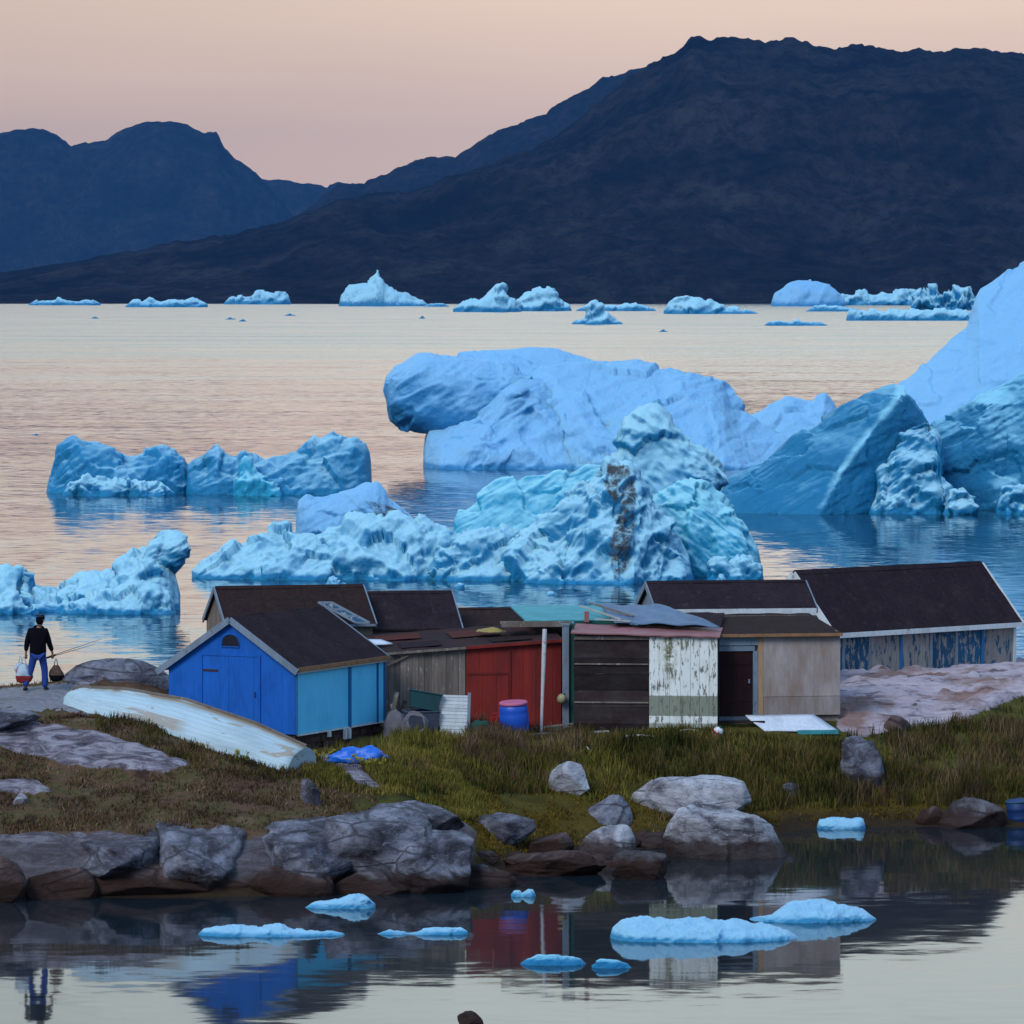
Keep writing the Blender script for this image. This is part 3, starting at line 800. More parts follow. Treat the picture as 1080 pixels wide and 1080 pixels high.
SLAB = [(-420, 752), (0, 760), (60, 767), (120, 778), (165, 792), (205, 812), (170, 817), (120, 812), (60, 806), (0, 790), (-420, 775)]
OUTCROP = [(66, 724), (84, 708), (104, 699), (125, 693), (152, 694), (140, 708), (112, 716), (92, 728)]
SLOPE = [(884, 712), (920, 700), (1000, 694), (1080, 690), (1600, 680), (1600, 722), (1080, 738), (1045, 750), (1010, 764), (950, 772), (900, 776), (884, 770)]
PATCH = [[(316, 826), (327, 824), (340, 848), (318, 850)], [(330, 798), (372, 806), (405, 832), (380, 830)], [(388, 858), (420, 862), (440, 880), (400, 884)], [(-300, 830), (40, 826), (60, 838), (-300, 846)]]

def land():
    cols = np.array([np.interp(LY, [p[0] for p in pr], [p[1] for p in pr]) for _, pr in LAND])
    cu = [c[0] for c in LAND]
    Z = np.array([np.interp(LU, cu, cols[:, j]) for j in range(len(LY))])        # rows Y, columns u
    k = np.array([1, 2, 3, 2, 1.0]); k /= k.sum()
    for _ in range(2):
        Zp = np.pad(Z, 2, mode='edge')
        Z = sum(k[i] * Zp[i:i + Z.shape[0], 2:-2] for i in range(5))
        Zp = np.pad(Z, 2, mode='edge')
        Z = sum(k[i] * Zp[2:-2, i:i + Z.shape[1]] for i in range(5))
    U, Y = np.meshgrid(LU, LY)
    X = (U - 540) / F * Y
    PY = YH + (H - Z) * F / Y
    front = (Y < 127) | (U > 880)
    def mask(poly):
        m = (inpoly(U, PY, poly) & front).astype(float)
        for _ in range(2):
            mp = np.pad(m, 1, mode='edge')
            m = (mp[:-2, 1:-1] + mp[2:, 1:-1] + mp[1:-1, :-2] + mp[1:-1, 2:] + 2 * m) / 6
        return m
    slab, outc, slope = mask(SLAB), mask(OUTCROP), mask(SLOPE)
    shore = np.clip((1.12 + 0.25 * fbm2(X, Y, 1.2, 3, 61) - Z) * 5, 0, 1) * np.clip((515 - U) / 30, 0, 1) * (Y < 113)
    bed = np.maximum.reduce([slab, outc, slope, shore] + [mask(p) for p in PATCH])
    amp = np.clip(Z / 0.5, 0, 1)
    lump = fbm2(X, Y, 1.6, 4, 3) * 0.16 + fbm2(X, Y, 0.5, 4, 8) * 0.07
    ledge = ridged(np.stack([X.ravel() / 2.2, Y.ravel() / 0.9, X.ravel() * 0], 1), 5, 0.55, 21).reshape(X.shape) * 0.16
    Z = Z + amp * (lump * (1 - 0.5 * bed) + bed * (ledge * (1 + .9 * slope) + 0.05))
    n = len(LU)
    idx = np.arange(Z.size).reshape(Z.shape)
    f = np.stack([idx[:-1, :-1], idx[:-1, 1:], idx[1:, 1:], idx[1:, :-1]], -1).reshape(-1, 4)
    gr = np.clip((U + fbm2(X, Y, 2.0, 3, 44) * 60 - 330) / 60, 0, 1)
    o = npmesh('ground', np.stack([X.ravel(), Y.ravel(), Z.ravel()], 1), f, M['land'],
               attrs={'bedrock': bed.ravel(), 'grassy': gr.ravel(), 'warmrock': slope.ravel()})
    tag(o, kind='structure')
    return Z, bed, slope
LZ, LBED, LSLOPE = land()

def _bil(A, u, Y):
    fu = np.clip((np.asarray(u, float) - LU[0]) / 5.0, 0, len(LU) - 1.001)
    fy = np.clip((np.asarray(Y, float) - LY[0]) / 0.2, 0, len(LY) - 1.001)
    i, j = fu.astype(int), fy.astype(int)
    a, b = fu - i, fy - j
    return (A[j, i] * (1 - a) + A[j, i + 1] * a) * (1 - b) + (A[j + 1, i] * (1 - a) + A[j + 1, i + 1] * a) * b

def gz(x, Y):
    """ground height under a world point"""
    return float(_bil(LZ, 540 + F * x / Y, Y))

def gpx(px, Y):
    return Vector(((px - 540) / F * Y, Y, float(_bil(LZ, px, Y))))

def gravel_path():
    us = np.arange(-380, 176, 6.0)
    t = np.linspace(0, 1, 18)
    U, T = np.meshgrid(us, t)
    Yn = 117.7 + 0.3 * np.sin(U / 40.0) + 0.5 * np.clip((U - 90) / 80, 0, 1.5)
    Yk = 121.6 + 0.4 * np.sin(U / 33.0 + 1) - 1.6 * np.clip((U - 70) / 100, 0, 1)
    Y = Yn + (np.maximum(Yk, Yn + 0.4) - Yn) * T
    Z = _bil(LZ, U, Y) + 0.03 * np.sin(np.pi * T) ** 0.5 - 0.012
    X = (U - 540) / F * Y
    n = len(us)
    idx = np.arange(Z.size).reshape(Z.shape)
    f = np.stack([idx[:-1, :-1], idx[:-1, 1:], idx[1:, 1:], idx[1:, :-1]], -1).reshape(-1, 4)
    tag(npmesh('path', np.stack([X.ravel(), Y.ravel(), Z.ravel()], 1), f, M['gravel']), kind='structure')
gravel_path()

# ------------------------------------------------------------------ icebergs
def chunk(top, wlpy, tf, tb, lean=0.0, bottom=None, p=2.0, q=1.6, endk=2.4, amp=1.0, L=1.0, seed=0, crust=0.0,
          arris=(), dirt=(), rim=(), clear=(), dip=0.5, fine=1.0, du=1.35, nl=None, back=0.0, facet=1.0, smoothtop=0.0):
    """one closed lump of ice, lofted along its length under the top line; front and back half-thickness tf, tb (m)"""
    top = sorted(top)
    Y0 = YW(wlpy) + tf + back
    sc = Y0 / F                                                  # metres per picture unit there
    x0, x1 = top[0][0], top[-1][0]
    nu = max(14, int((x1 - x0) / du))
    s = (1 - np.cos(np.linspace(0, math.pi, nu))) / 2
    s = 0.35 * s + 0.65 * np.linspace(0, 1, nu)
    u = x0 + (x1 - x0) * s
    zt = H - (np.interp(u, [a for a, b in top], [b for a, b in top]) - YH) * sc
    if nl is None:
        nl = int(np.clip(float((zt.max() - min(0, zt.min())) / sc) / 1.5, 22, 95))
    deep = -max(0.35, 0.10 * float(zt.max()))
    if bottom is None:
        zb = np.full(nu, deep)
        zt = np.maximum(zt, deep + 0.02)
    else:
        zb = H - (np.interp(u, [a for a, b in bottom], [b for a, b in bottom]) - YH) * sc
        zb = np.minimum(zb, zt - 0.02)
    e = (1 - np.abs(2 * s - 1) ** endk) ** (1 / endk)
    e = np.clip(e, 0.0, 1)
    w = .5 * np.sin(np.linspace(0, math.pi / 2, nl)) + .5 * np.linspace(0, 1, nl) if bottom is None else (1 - np.cos(np.linspace(0, math.pi, nl))) / 2
    if bottom is None:
        pr = np.clip(1 - w ** p, 0, 1) ** (1 / q)
    else:
        pr = np.clip(1 - np.abs(2 * w - 1) ** p, 0, 1) ** (1 / q)
    wl_ = np.concatenate([w, w[::-1][1:-1] if bottom is not None else w[::-1][1:]])
    sg = np.concatenate([-pr * tf, (pr * tb)[::-1][1:-1] if bottom is not None else (pr * tb)[::-1][1:]])
    m = len(wl_)
    Z = zb[:, None] + (zt - zb)[:, None] * wl_[None, :]
    Yy = Y0 + lean * np.clip(Z, 0, None) + sg[None, :] * e[:, None]
    Xp = np.repeat(u[:, None], m, 1)
    frontm = np.concatenate([np.ones(nl), np.zeros(m - nl)])[None, :]
    PY = YH + (H - Z) / sc
    for pl, h, a, b in arris:
        pl = sorted(pl, key=lambda t: t[1])
        ys = [t[1] for t in pl]
        xl = np.interp(PY, ys, [t[0] for t in pl])
        dx = Xp - xl
        t = np.where(dx < 0, 1 + dx / a, 1 - dx / b)
        fade = np.clip((PY - ys[0]) / 14 + 0.3, 0, 1)
        Yy = Yy - h * np.clip(t, 0, 1) * fade * frontm * e[:, None] ** 0.5
    X = (Xp - 540) * Yy / F
    v = np.stack([X.ravel(), Yy.ravel(), Z.ravel()], 1)
    idx = np.arange(nu * m).reshape(nu, m)
    nxt = np.roll(idx, -1, axis=1)
    f = np.stack([idx[:-1], nxt[:-1], nxt[1:], idx[1:]], -1).reshape(-1, 4)
    n = normals_np(v, f)
    if np.sum(n[:, 1] * (v[:, 1] - Y0 - lean * np.clip(v[:, 2], 0, None))) < 0:
        n = -n
        f = f[:, ::-1]
    S = sc * 100 * L                                             # feature length: 100 picture units
    amp_m = amp * sc
    cd, sd_ = math.cos(dip), math.sin(dip)                       # strata and fractures dip along the berg
    vr = np.stack([v[:, 0] * cd + v[:, 2] * sd_, v[:, 1] * .8, -v[:, 0] * sd_ + v[:, 2] * cd], 1)
    slab = ridged(vr / (S * np.array([0.50, 0.36, 0.17])), 4, 0.5, seed + 3)
    crk = np.abs(vnoise(vr / (S * np.array([0.60, 0.30, 0.13])) + 5.5, seed + 19))
    crumb = np.clip(fbm(v / (S * 0.35), 2, 0.5, seed + 23) + 0.1, 0, 1) * 1.6
    d = fbm(v / (S * 0.42), 3, 0.5, seed) * 8 + slab * 6.5 - np.clip(1 - crk / 0.10, 0, 1) * 3.0 + ridged(v / (S * 0.12), 5, 0.62, seed + 7) * 3.2 * crumb * fine
    rng = np.random.RandomState(seed + 100)
    if facet > 0:
        lo, hi = v.min(0), v.max(0)
        ns = int(np.clip((hi[0] - lo[0]) / (S * 0.11), 8, 60))
        ps = lo + rng.rand(ns, 3) * (hi - lo)
        nv = rng.randn(ns, 3)
        nv[:, 2] *= 1.3
        best = np.full(len(v), 1e18)
        fd = np.zeros(len(v))
        wv = v + np.stack([fbm(v / (S * 0.12), 2, 0.5, seed + 50 + k) for k in range(3)], 1) * S * 0.05
        for k in range(ns):
            dd = ((wv - ps[k]) ** 2).sum(1)
            h = ((v - ps[k]) * nv[k]).sum(1) / (S * 0.16)
            c = dd < best
            fd = np.where(c, h, fd)
            best = np.where(c, dd, best)
        d = d + np.clip(fd, -1.5, 1.5) * 4.6 * facet
    thin = np.repeat(np.clip((zt - zb) / (S * 0.30), 0.12, 1)[:, None], m, 1).ravel()
    edge = np.repeat(np.clip(np.minimum(s, 1 - s) * 9, 0.15, 1)[:, None], m, 1).ravel()
    topk = 1 - smoothtop * np.clip(Z.ravel() / max(0.1, zt.max()), 0, 1)
    v = v + n * (d * amp_m * thin * edge * topk)[:, None]
    py = YH + (H - v[:, 2]) * F / v[:, 1]
    px = 540 + v[:, 0] * F / v[:, 1]
    da = np.zeros(len(v))
    for poly in dirt:
        da = np.maximum(da, inpoly(px, py, poly).astype(float))
    cr = np.full(len(v), crust)
    for pl, wd, val in rim:
        pl = sorted(pl, key=lambda t: t[1])
        xl = np.interp(py, [t[1] for t in pl], [t[0] for t in pl])
        cr += val * np.clip(1 - np.abs(px - xl) / wd, 0, 1) * (py > pl[0][1] - 4)
    for cx, cy, rx, ry, val in clear:  # bluer, darker ellipses; one of them paints a cave's shade into the colour
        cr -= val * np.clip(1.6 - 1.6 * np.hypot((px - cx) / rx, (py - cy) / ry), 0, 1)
    cr -= 0.9 * np.clip(1.3 - v[:, 2] / (5.5 * sc), 0, 1)         # wave-cut waterline band, the undercut's shade painted in as bluer ice
    caps = [list(idx[0][::-1]), list(idx[-1])]
    return dict(v=v, f=f, caps=caps, crust=cr, dirt=da)

def berg(label, chunks, group=None, name='iceberg', cat='iceberg'):
    vs, fs, ms, caps, cr, dt, mats = [], [], [], [], [], [], []
    off = 0
    for mat, c in chunks:
        if mat not in mats:
            mats.append(mat)
        vs.append(c['v']); cr.append(c['crust']); dt.append(c['dirt'])
        fs.append(c['f'] + off)
        ms.append(np.full(len(c['f']), mats.index(mat)))
        off += len(c['v'])
    o = npmesh(name, np.vstack(vs), np.vstack(fs), [M[k] for k in mats], attrs={'crust': np.concatenate(cr), 'dirt': np.concatenate(dt)})
    o.data.polygons.foreach_set('material_index', np.concatenate(ms).astype(np.int32))
    return tag(o, label, cat, group)

# the jagged berg behind the sheds
DIRT = [[(640, 488), (664, 492), (672, 520), (668, 560), (664, 596), (648, 612), (641, 580), (652, 545), (638, 512)]]
berg('jagged turquoise iceberg with a brown dirt streak down its central peak, right behind the sheds', [
    ('ice', chunk([(203, 602), (212, 594), (223, 586), (252, 577), (280, 562), (300, 556), (315, 557), (335, 562), (349, 556), (372, 549), (395, 548), (412, 546), (441, 551), (470, 557), (487, 570), (512, 588), (545, 600), (560, 613)], 612, 2.2, 3.0, 0.25, amp=0.8, L=0.7, seed=1, dip=.6, p=1.5, q=1.2)),
    ('ice_snowy', chunk([(312, 545), (315, 529), (323, 522), (343, 523), (366, 518), (386, 508), (398, 508), (409, 526), (430, 541), (446, 556)], 600, 1.5, 2.0, 0.1, amp=0.35, L=0.6, seed=2, crust=0.1, back=2.5, smoothtop=0.5, dirt=[[(385, 528), (412, 534), (436, 546), (400, 548)]])),
    ('ice_turq', chunk([(462, 590), (475, 563), (487, 543), (510, 518), (530, 508), (556, 503), (579, 502), (602, 499), (619, 494), (640, 492), (665, 505), (690, 560)], 606, 1.4, 2.2, 0.35, fine=.4, amp=0.4, L=0.7, seed=3, back=2.4, p=1.6, q=1.2)),
    ('ice', chunk([(446, 606), (462, 580), (480, 566), (500, 559), (520, 557), (545, 562), (566, 576), (590, 590), (612, 600), (628, 612)], 613, 1.5, 2.0, 0.2, amp=0.7, L=0.5, seed=4, p=1.5, q=1.2, back=0.3)),
    ('ice', chunk([(515, 612), (544, 574), (573, 549), (602, 529), (619, 508), (632, 494), (641, 490), (652, 496), (661, 494), (674, 509), (682, 529), (699, 550), (717, 565), (727, 584), (730, 602), (732, 614)], 615, 2.4, 2.4, 0.38, amp=0.9, L=0.6, seed=5, dip=.75, p=1.25, q=1.05, crust=-0.05, dirt=DIRT,
                  arris=[([(640, 492), (648, 540), (655, 612)], 1.3, 80, 50), ([(600, 530), (596, 570), (590, 614)], 0.7, 30, 22), ([(690, 545), (700, 580), (702, 614)], 0.7, 22, 22)])),
    ('ice', chunk([(634, 512), (642, 495), (653, 469), (662, 446), (676, 434), (691, 430), (705, 443), (728, 462), (745, 479), (760, 494), (767, 503), (769, 510)], 608, 1.5, 2.0, 0.15, bottom=[(634, 600), (720, 600), (742, 545), (752, 524), (762, 515), (769, 511)], amp=0.6, L=0.6, seed=6, crust=0.1, dip=-.6, back=2.6, p=3.2, q=2)),
    ('ice_turq', chunk([(655, 560), (690, 520), (722, 505), (742, 512), (753, 522), (774, 537), (787, 555), (800, 577), (803, 598), (805, 612)], 611, 1.5, 2.0, 0.1, amp=0.55, L=0.6, seed=7, crust=0.1, dip=-.7, back=2.0, p=2.6, q=1.6)),
    ('ice', chunk([(745, 612), (752, 596), (765, 588), (780, 592), (790, 590), (803, 600), (806, 612)], 613, 0.7, 1.0, 0.1, amp=0.6, L=0.35, seed=8, back=1.0)),
])

# the broad snow-covered slab
berg('broad snow-topped iceberg with an overhanging snout at its left end', [
    ('ice_snowy', chunk([(404, 411), (407, 397), (418, 383), (447, 376), (469, 376), (495, 381), (535, 386), (560, 398), (590, 425)], 496, 3.0, 4.0, 0.1,
                        bottom=[(404, 412), (409, 425), (413, 443), (429, 452), (449, 456), (470, 460), (520, 462), (560, 455), (590, 432)], amp=0.6, L=0.9, seed=11, back=6.2, p=3, q=2, crust=-0.12, smoothtop=0.3)),
    ('ice_snowy', chunk([(480, 380), (484, 371), (510, 370), (535, 369), (558, 366), (589, 368), (615, 377), (632, 385), (660, 400)], 493, 3, 3, 0.1, amp=0.25, L=0.9, seed=12, back=3.5, crust=0.1, smoothtop=0.6)),
    ('ice_snowy', chunk([(447, 476), (449, 462), (453, 451), (469, 444), (504, 430), (530, 416), (549, 405), (571, 388), (590, 384), (611, 383), (669, 384), (718, 389), (749, 397), (762, 406), (771, 420), (782, 433), (807, 448), (829, 460), (836, 468)], 495, 7.5, 4.5, 0.35,
                        amp=0.55, L=1.1, seed=13, p=1.25, q=1.0, crust=0.15, smoothtop=0.2,
                        arris=[([(575, 385), (600, 420), (640, 490)], 1.8, 50, 110), ([(700, 388), (740, 440), (760, 490)], 1.2, 60, 60)])),
    ('ice_snowy', chunk([(448, 476), (450, 464), (454, 452), (470, 446), (498, 439), (526, 421), (548, 407), (566, 402), (590, 410), (625, 424), (670, 440), (720, 462), (760, 484)], 495, 5.0, 3.0, 0.45,
                        amp=0.6, L=0.8, seed=15, p=1.4, q=1.05, back=-0.6, crust=0.15,
                        arris=[([(566, 402), (520, 440), (488, 490)], 2.0, 30, 45), ([(548, 407), (500, 440), (466, 470)], 1.2, 14, 16)])),
])
berg('small snow-crusted iceberg showing between the broad slab and the tallest berg', [
    ('ice_snowy', chunk([(780, 452), (792, 438), (812, 427), (834, 423), (869, 418), (876, 427), (881, 433), (893, 431), (900, 440), (925, 460), (940, 478)], 478, 4, 4, 0.2, amp=0.4, L=0.8, seed=17, crust=-0.1)),
])

# the tallest berg, cut by the right edge of the photograph
berg('tallest iceberg with a steep smooth snow slope above turquoise broken walls', [
    ('ice_snowy', chunk([(905, 470), (930, 425), (949, 406), (967, 396), (982, 379), (1001, 360), (1020, 347), (1026, 333), (1034, 306), (1049, 298), (1067, 285), (1080, 277), (1110, 262), (1160, 255), (1220, 290), (1290, 380), (1340, 480), (1352, 543)], 540, 5.0, 5.0, 0.62, amp=0.38, L=1.2, seed=21, back=3.2, p=1.7, q=1.2, crust=0.15, smoothtop=0.3, facet=0.7)),
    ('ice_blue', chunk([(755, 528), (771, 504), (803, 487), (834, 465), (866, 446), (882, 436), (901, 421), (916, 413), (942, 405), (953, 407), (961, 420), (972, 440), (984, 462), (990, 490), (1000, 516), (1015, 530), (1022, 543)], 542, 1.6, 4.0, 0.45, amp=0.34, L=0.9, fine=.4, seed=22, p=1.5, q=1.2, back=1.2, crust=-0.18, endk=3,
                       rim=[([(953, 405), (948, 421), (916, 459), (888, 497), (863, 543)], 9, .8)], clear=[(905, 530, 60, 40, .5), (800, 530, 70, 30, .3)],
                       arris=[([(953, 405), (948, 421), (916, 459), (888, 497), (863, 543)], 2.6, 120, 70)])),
    ('ice', chunk([(915, 543), (928, 500), (945, 470), (962, 448), (976, 441), (983, 447), (986, 462), (990, 500), (1000, 520), (1010, 543)], 543, 0.9, 2.0, 0.30, amp=0.6, L=0.45, seed=23, p=1.6, q=1.2, back=0.9, crust=-0.12)),
    ('ice_blue', chunk([(950, 520), (970, 462), (985, 448), (1011, 433), (1033, 418), (1055, 404), (1075, 395), (1110, 390), (1180, 410), (1240, 470), (1284, 543)], 540, 1.2, 3.5, 0.22, amp=0.45, L=0.8, fine=.6, seed=24, p=3, q=1.8, back=2.8, crust=0.0, clear=[(1012, 505, 42, 45, .9)], rim=[([(1040, 395), (1042, 430)], 60, .3)],  # clear: the cave's dark shade, painted as deeper blue ice
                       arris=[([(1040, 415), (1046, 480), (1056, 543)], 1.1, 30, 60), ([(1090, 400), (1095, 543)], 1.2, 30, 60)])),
    ('ice', chunk([(994, 543), (999, 524), (1006, 516), (1015, 513), (1024, 522), (1031, 541)], 543, 0.6, 0.9, 0.1, amp=0.6, L=0.3, seed=25)),
    ('ice', chunk([(1050, 542), (1056, 516), (1063, 511), (1074, 514), (1085, 520), (1105, 517), (1132, 542)], 543, 0.7, 1.0, 0.1, amp=0.6, L=0.3, seed=26)),
])

# left bergs
berg('rounded blue iceberg left of the notch, farther from the broad slab', [
    ('ice', chunk([(49, 519), (53, 504), (62, 480), (74, 465), (88, 462), (101, 460), (121, 468), (136, 478), (148, 473), (167, 472), (183, 479), (196, 489), (202, 500), (204, 521)], 521, 2.6, 3.0, 0.2, amp=0.6, L=0.7, fine=.5, seed=31, crust=-0.5, p=2.2, q=1.4)),
    ('ice', chunk([(66, 520), (74, 508), (95, 505), (112, 502), (128, 508), (140, 506), (165, 510), (185, 520)], 523, 0.8, 1, 0.1, amp=0.5, L=0.35, seed=32)),
])
berg('blue iceberg right of the notch with small spikes and a smooth blunt right end', [
    ('ice', chunk([(196, 520), (198, 490), (206, 486), (218, 487), (222, 477), (229, 468), (235, 477), (249, 483), (257, 475), (265, 484), (288, 484), (311, 479), (327, 467), (342, 456), (351, 453), (366, 459), (385, 467), (390, 480), (391, 500), (392, 520)], 522, 2.4, 3.0, 0.2, amp=0.55, L=0.7, fine=.4, seed=33, crust=-0.45, p=2.2, q=1.4)),
    ('ice_turq', chunk([(246, 521), (251, 497), (260, 486), (272, 498), (286, 511), (298, 521)], 523, 1.0, 1.5, 0.3, amp=0.6, L=0.4, seed=34)),
])
berg('low craggy iceberg with a rounded beak jutting right, beyond the walking person', [
    ('ice', chunk([(-80, 640), (-62, 610), (-40, 600), (-15, 612), (0, 606), (8, 600), (19, 598), (25, 604), (24, 617), (33, 625), (62, 626), (68, 617), (84, 606), (90, 602), (124, 600), (128, 588), (148, 585), (160, 575), (172, 578), (180, 590), (184, 605), (189, 624), (190, 647)], 646, 2.0, 2.4, 0.2, amp=0.7, L=0.5, seed=41, crust=0.0, p=2, q=1.3)),
    ('ice', chunk([(148, 592), (157, 577), (165, 566), (172, 563), (187, 563), (197, 570), (202, 579)], 645, 0.8, 1.0, 0, bottom=[(148, 610), (165, 616), (180, 608), (192, 592), (202, 580)], amp=0.4, L=0.3, seed=42, crust=0.1, back=1.2, p=2, q=2)),
    ('ice', chunk([(60, 648), (85, 634), (110, 625), (140, 618), (165, 620), (180, 634), (187, 648)], 648, 0.9, 1.2, 0.3, amp=0.6, L=0.35, seed=43)),
    ('ice', chunk([(-50, 647), (-20, 632), (10, 628), (28, 638), (42, 647)], 648, 0.7, 1.2, 0.3, amp=0.6, L=0.35, seed=44)),
])

# far bergs along the foot of the mountain
def far(label, top, wlpy, seed, tfpx=22, mat='ice', amp=0.34, L=0.4, lean=0.2, crust=0.2, group='far icebergs along the opposite shore', **kw):
    sc = YW(wlpy) / F
    return berg(label, [(mat, chunk(top, wlpy, tfpx * sc, tfpx * sc, lean, amp=amp, L=L, seed=seed, crust=crust, du=1.0, nl=14, **kw))], group)
far('far pale blue iceberg with a single thin spire, left of centre by the opposite shore', [(357, 322), (360, 311), (372, 303), (381, 299), (389, 295), (393, 290), (396, 284), (400, 282), (403, 294), (408, 302), (416, 307), (430, 312), (446, 317), (452, 322)], 323, 51, amp=0.35)
far('far ragged line of low ice at the extreme left of the opposite shore', [(30, 321), (38, 316), (48, 318), (60, 315), (72, 318), (85, 317), (95, 316), (106, 320)], 322, 52, 6)
far('far low spiky ice ridge, second from the left by the opposite shore', [(132, 323), (140, 316), (150, 317), (158, 314), (170, 318), (180, 315), (195, 317), (208, 314), (219, 321)], 324, 53, 6)
far('far flat-topped blue iceberg left of the thin spire', [(236, 320), (242, 313), (262, 311), (280, 309), (297, 309), (304, 313), (307, 320)], 321, 54, 8, amp=0.3)
far('far knobbed iceberg, left one of the close pair near mid shore', [(478, 326), (488, 318), (506, 317), (514, 305), (524, 300), (531, 301), (535, 312), (542, 320), (550, 328)], 329, 55, 10)
far('far round-shouldered iceberg, right one of the close pair near mid shore', [(542, 326), (547, 315), (556, 308), (570, 306), (584, 307), (592, 314), (600, 321), (603, 327)], 328, 56, 10)
far('far low sheet of ice just right of the close pair', [(608, 327), (620, 321), (645, 322), (670, 321), (688, 325), (693, 328)], 328, 57, 6)
far('far sloping iceberg with a small lump on top, midway to the domed one', [(700, 328), (706, 318), (716, 313), (726, 310), (738, 314), (752, 319), (770, 323), (795, 328), (800, 331)], 331, 58, 8)
far('small floating ice hummock in the open water well in front of the opposite shore', [(603, 341), (608, 336), (618, 333), (620, 324), (626, 320), (634, 323), (637, 331), (648, 336), (657, 341)], 342, 59, 8, amp=0.4, group='ice floating in the open fjord')
far('far dome-shaped smooth white iceberg at the right of the opposite shore', [(813, 321), (817, 308), (828, 300), (842, 296), (856, 296), (870, 299), (882, 306), (890, 314), (893, 322)], 323, 60, 16, 'ice_snowy', amp=0.15)
far('far long wall of grey-blue ice stretching right from the domed berg', [(880, 321), (888, 309), (910, 309), (930, 308), (950, 308), (970, 306), (976, 310), (984, 321)], 322, 61, 8, amp=0.4)
far('far heap of rubbly crumbling ice beside the tallest berg', [(960, 327), (966, 308), (973, 311), (984, 306), (994, 311), (1006, 309), (1016, 305), (1024, 310), (1034, 308), (1045, 327)], 327, 62, 9, amp=0.7, L=0.16)
far('long flat tongue of ice in front of the grey-blue wall', [(892, 338), (896, 325), (904, 327), (940, 328), (980, 327), (1010, 328), (1040, 332), (1046, 338)], 338, 63, 7, amp=0.25, group='ice floating in the open fjord')
far('thin flat raft of ice in the open water below the domed berg', [(806, 343), (812, 339), (836, 339), (840, 336), (846, 339), (866, 340), (873, 343)], 343.5, 64, 5, amp=0.2, group='ice floating in the open fjord')
far('far low ice strip between the domed berg and the flat tongue', [(850, 328), (860, 323), (880, 323), (900, 326), (912, 328)], 328.5, 65, 5, amp=0.3)
far('far thin ice strip trailing right of the thin spire', [(446, 323), (456, 320), (468, 320), (474, 323)], 323.5, 66, 4, amp=0.3)
for i, (a, b, w, s) in enumerate([(243, 337, 6, 70), (256, 339, 5, 71), (306, 333, 7, 72), (100, 336, 5, 73), (445, 336, 4, 74), (38, 459, 4, 75), (700, 350, 5, 76)]):
    sc = YW(b) / F
    berg('tiny dark scrap of ice afloat in the wide fjord', [('ice_blue', chunk([(a - w, b), (a - w * .4, b - 1.2), (a, b - 2.0), (a + w * .5, b - 1.0), (a + w, b)], b, 3 * sc, 3 * sc, amp=0.1, L=0.1, seed=s, du=0.7, nl=8))], 'scraps of drifting ice', 'ice_scrap', 'ice')
for i, (a, b, w, h, s) in enumerate([(354, 617, 11, 8, 81), (486, 621, 6, 4, 82), (583, 628, 5, 3, 83), (762, 616, 9, 7, 84)]):
    lab = ['white bit of brash ice showing over the ridge of the brown roof', 'small crumb of ice on the water left of the pyramid peak reflection', 'smallest crumb of ice on the water above the teal roof', 'white lump of brash ice at the right foot of the jagged berg'][i]
    berg(lab, [('ice_floe', chunk([(a - w, b), (a - w * .5, b - h * .6), (a - w * .1, b - h), (a + w * .4, b - h * .5), (a + w, b)], b, 0.35, 0.35, amp=0.35, L=0.12, seed=s, du=0.8, nl=10, crust=0.3))], None, 'ice_scrap', 'ice')

# floes in the near water
def floe(label, top, wlpy, tf, tb, seed, mat='ice_floe', amp=0.28, crust=0.1, **kw):
    return berg(label, [(mat, chunk(top, wlpy, tf, tb, 0, amp=amp, L=0.5, seed=seed, crust=crust, p=2.4, q=1.8, nl=34, facet=0.7, **kw))], None, 'ice_floe', 'ice floe')
floe('largest blue floe in the near water, long and low', [(643, 990), (646, 978), (656, 970), (670, 967), (705, 968), (740, 969), (765, 972), (785, 971), (820, 980), (838, 987), (851, 994)], 995, 0.9, 1.0, 91)
floe('pointed blue floe overlapping the right end of the largest one', [(778, 975), (800, 969), (820, 961), (838, 952), (852, 950), (865, 950), (895, 957), (912, 962), (924, 969)], 974, 0.6, 0.9, 92)
floe('small hump-ended blue floe below the rock ledge', [(322, 957), (332, 952), (345, 951), (358, 950), (366, 946), (374, 943), (386, 945), (396, 954)], 959, 0.3, 0.45, 93)
floe('long thin flat floe over the reflection of the blue shed', [(209, 985), (215, 979), (235, 977), (270, 977), (295, 975), (312, 980), (340, 983), (362, 984), (366, 988)], 989, 0.45, 0.6, 94, amp=0.2)
floe('thin narrow strip of ice to the right of the long thin floe', [(398, 985), (410, 982), (430, 984), (450, 980), (470, 979), (486, 978), (493, 982), (494, 986)], 987, 0.3, 0.4, 95, amp=0.2)
floe('dull half-sunk cake of ice at the foot of the near water', [(549, 1016), (556, 1010), (570, 1007), (590, 1008), (605, 1009), (614, 1013), (620, 1018)], 1019, 0.3, 0.4, 96, 'ice_blue', amp=0.2)
floe('dull half-sunk sliver of ice touching the largest floe', [(624, 1018), (634, 1013), (648, 1013), (660, 1017), (668, 1022)], 1022, 0.2, 0.3, 97, 'ice_blue', amp=0.2)
floe('tiny white knob of ice floating in front of the shore stones', [(539, 943), (544, 940), (551, 941), (556, 937), (562, 938), (565, 944)], 946, 0.12, 0.15, 98, amp=0.2, crust=0.4)
floe('small bright white slab of ice stranded by the grassy bank', [(861, 873), (864, 863), (880, 862), (897, 863), (910, 864), (913, 872)], 875, 0.3, 0.5, 99, amp=0.2, crust=0.6)

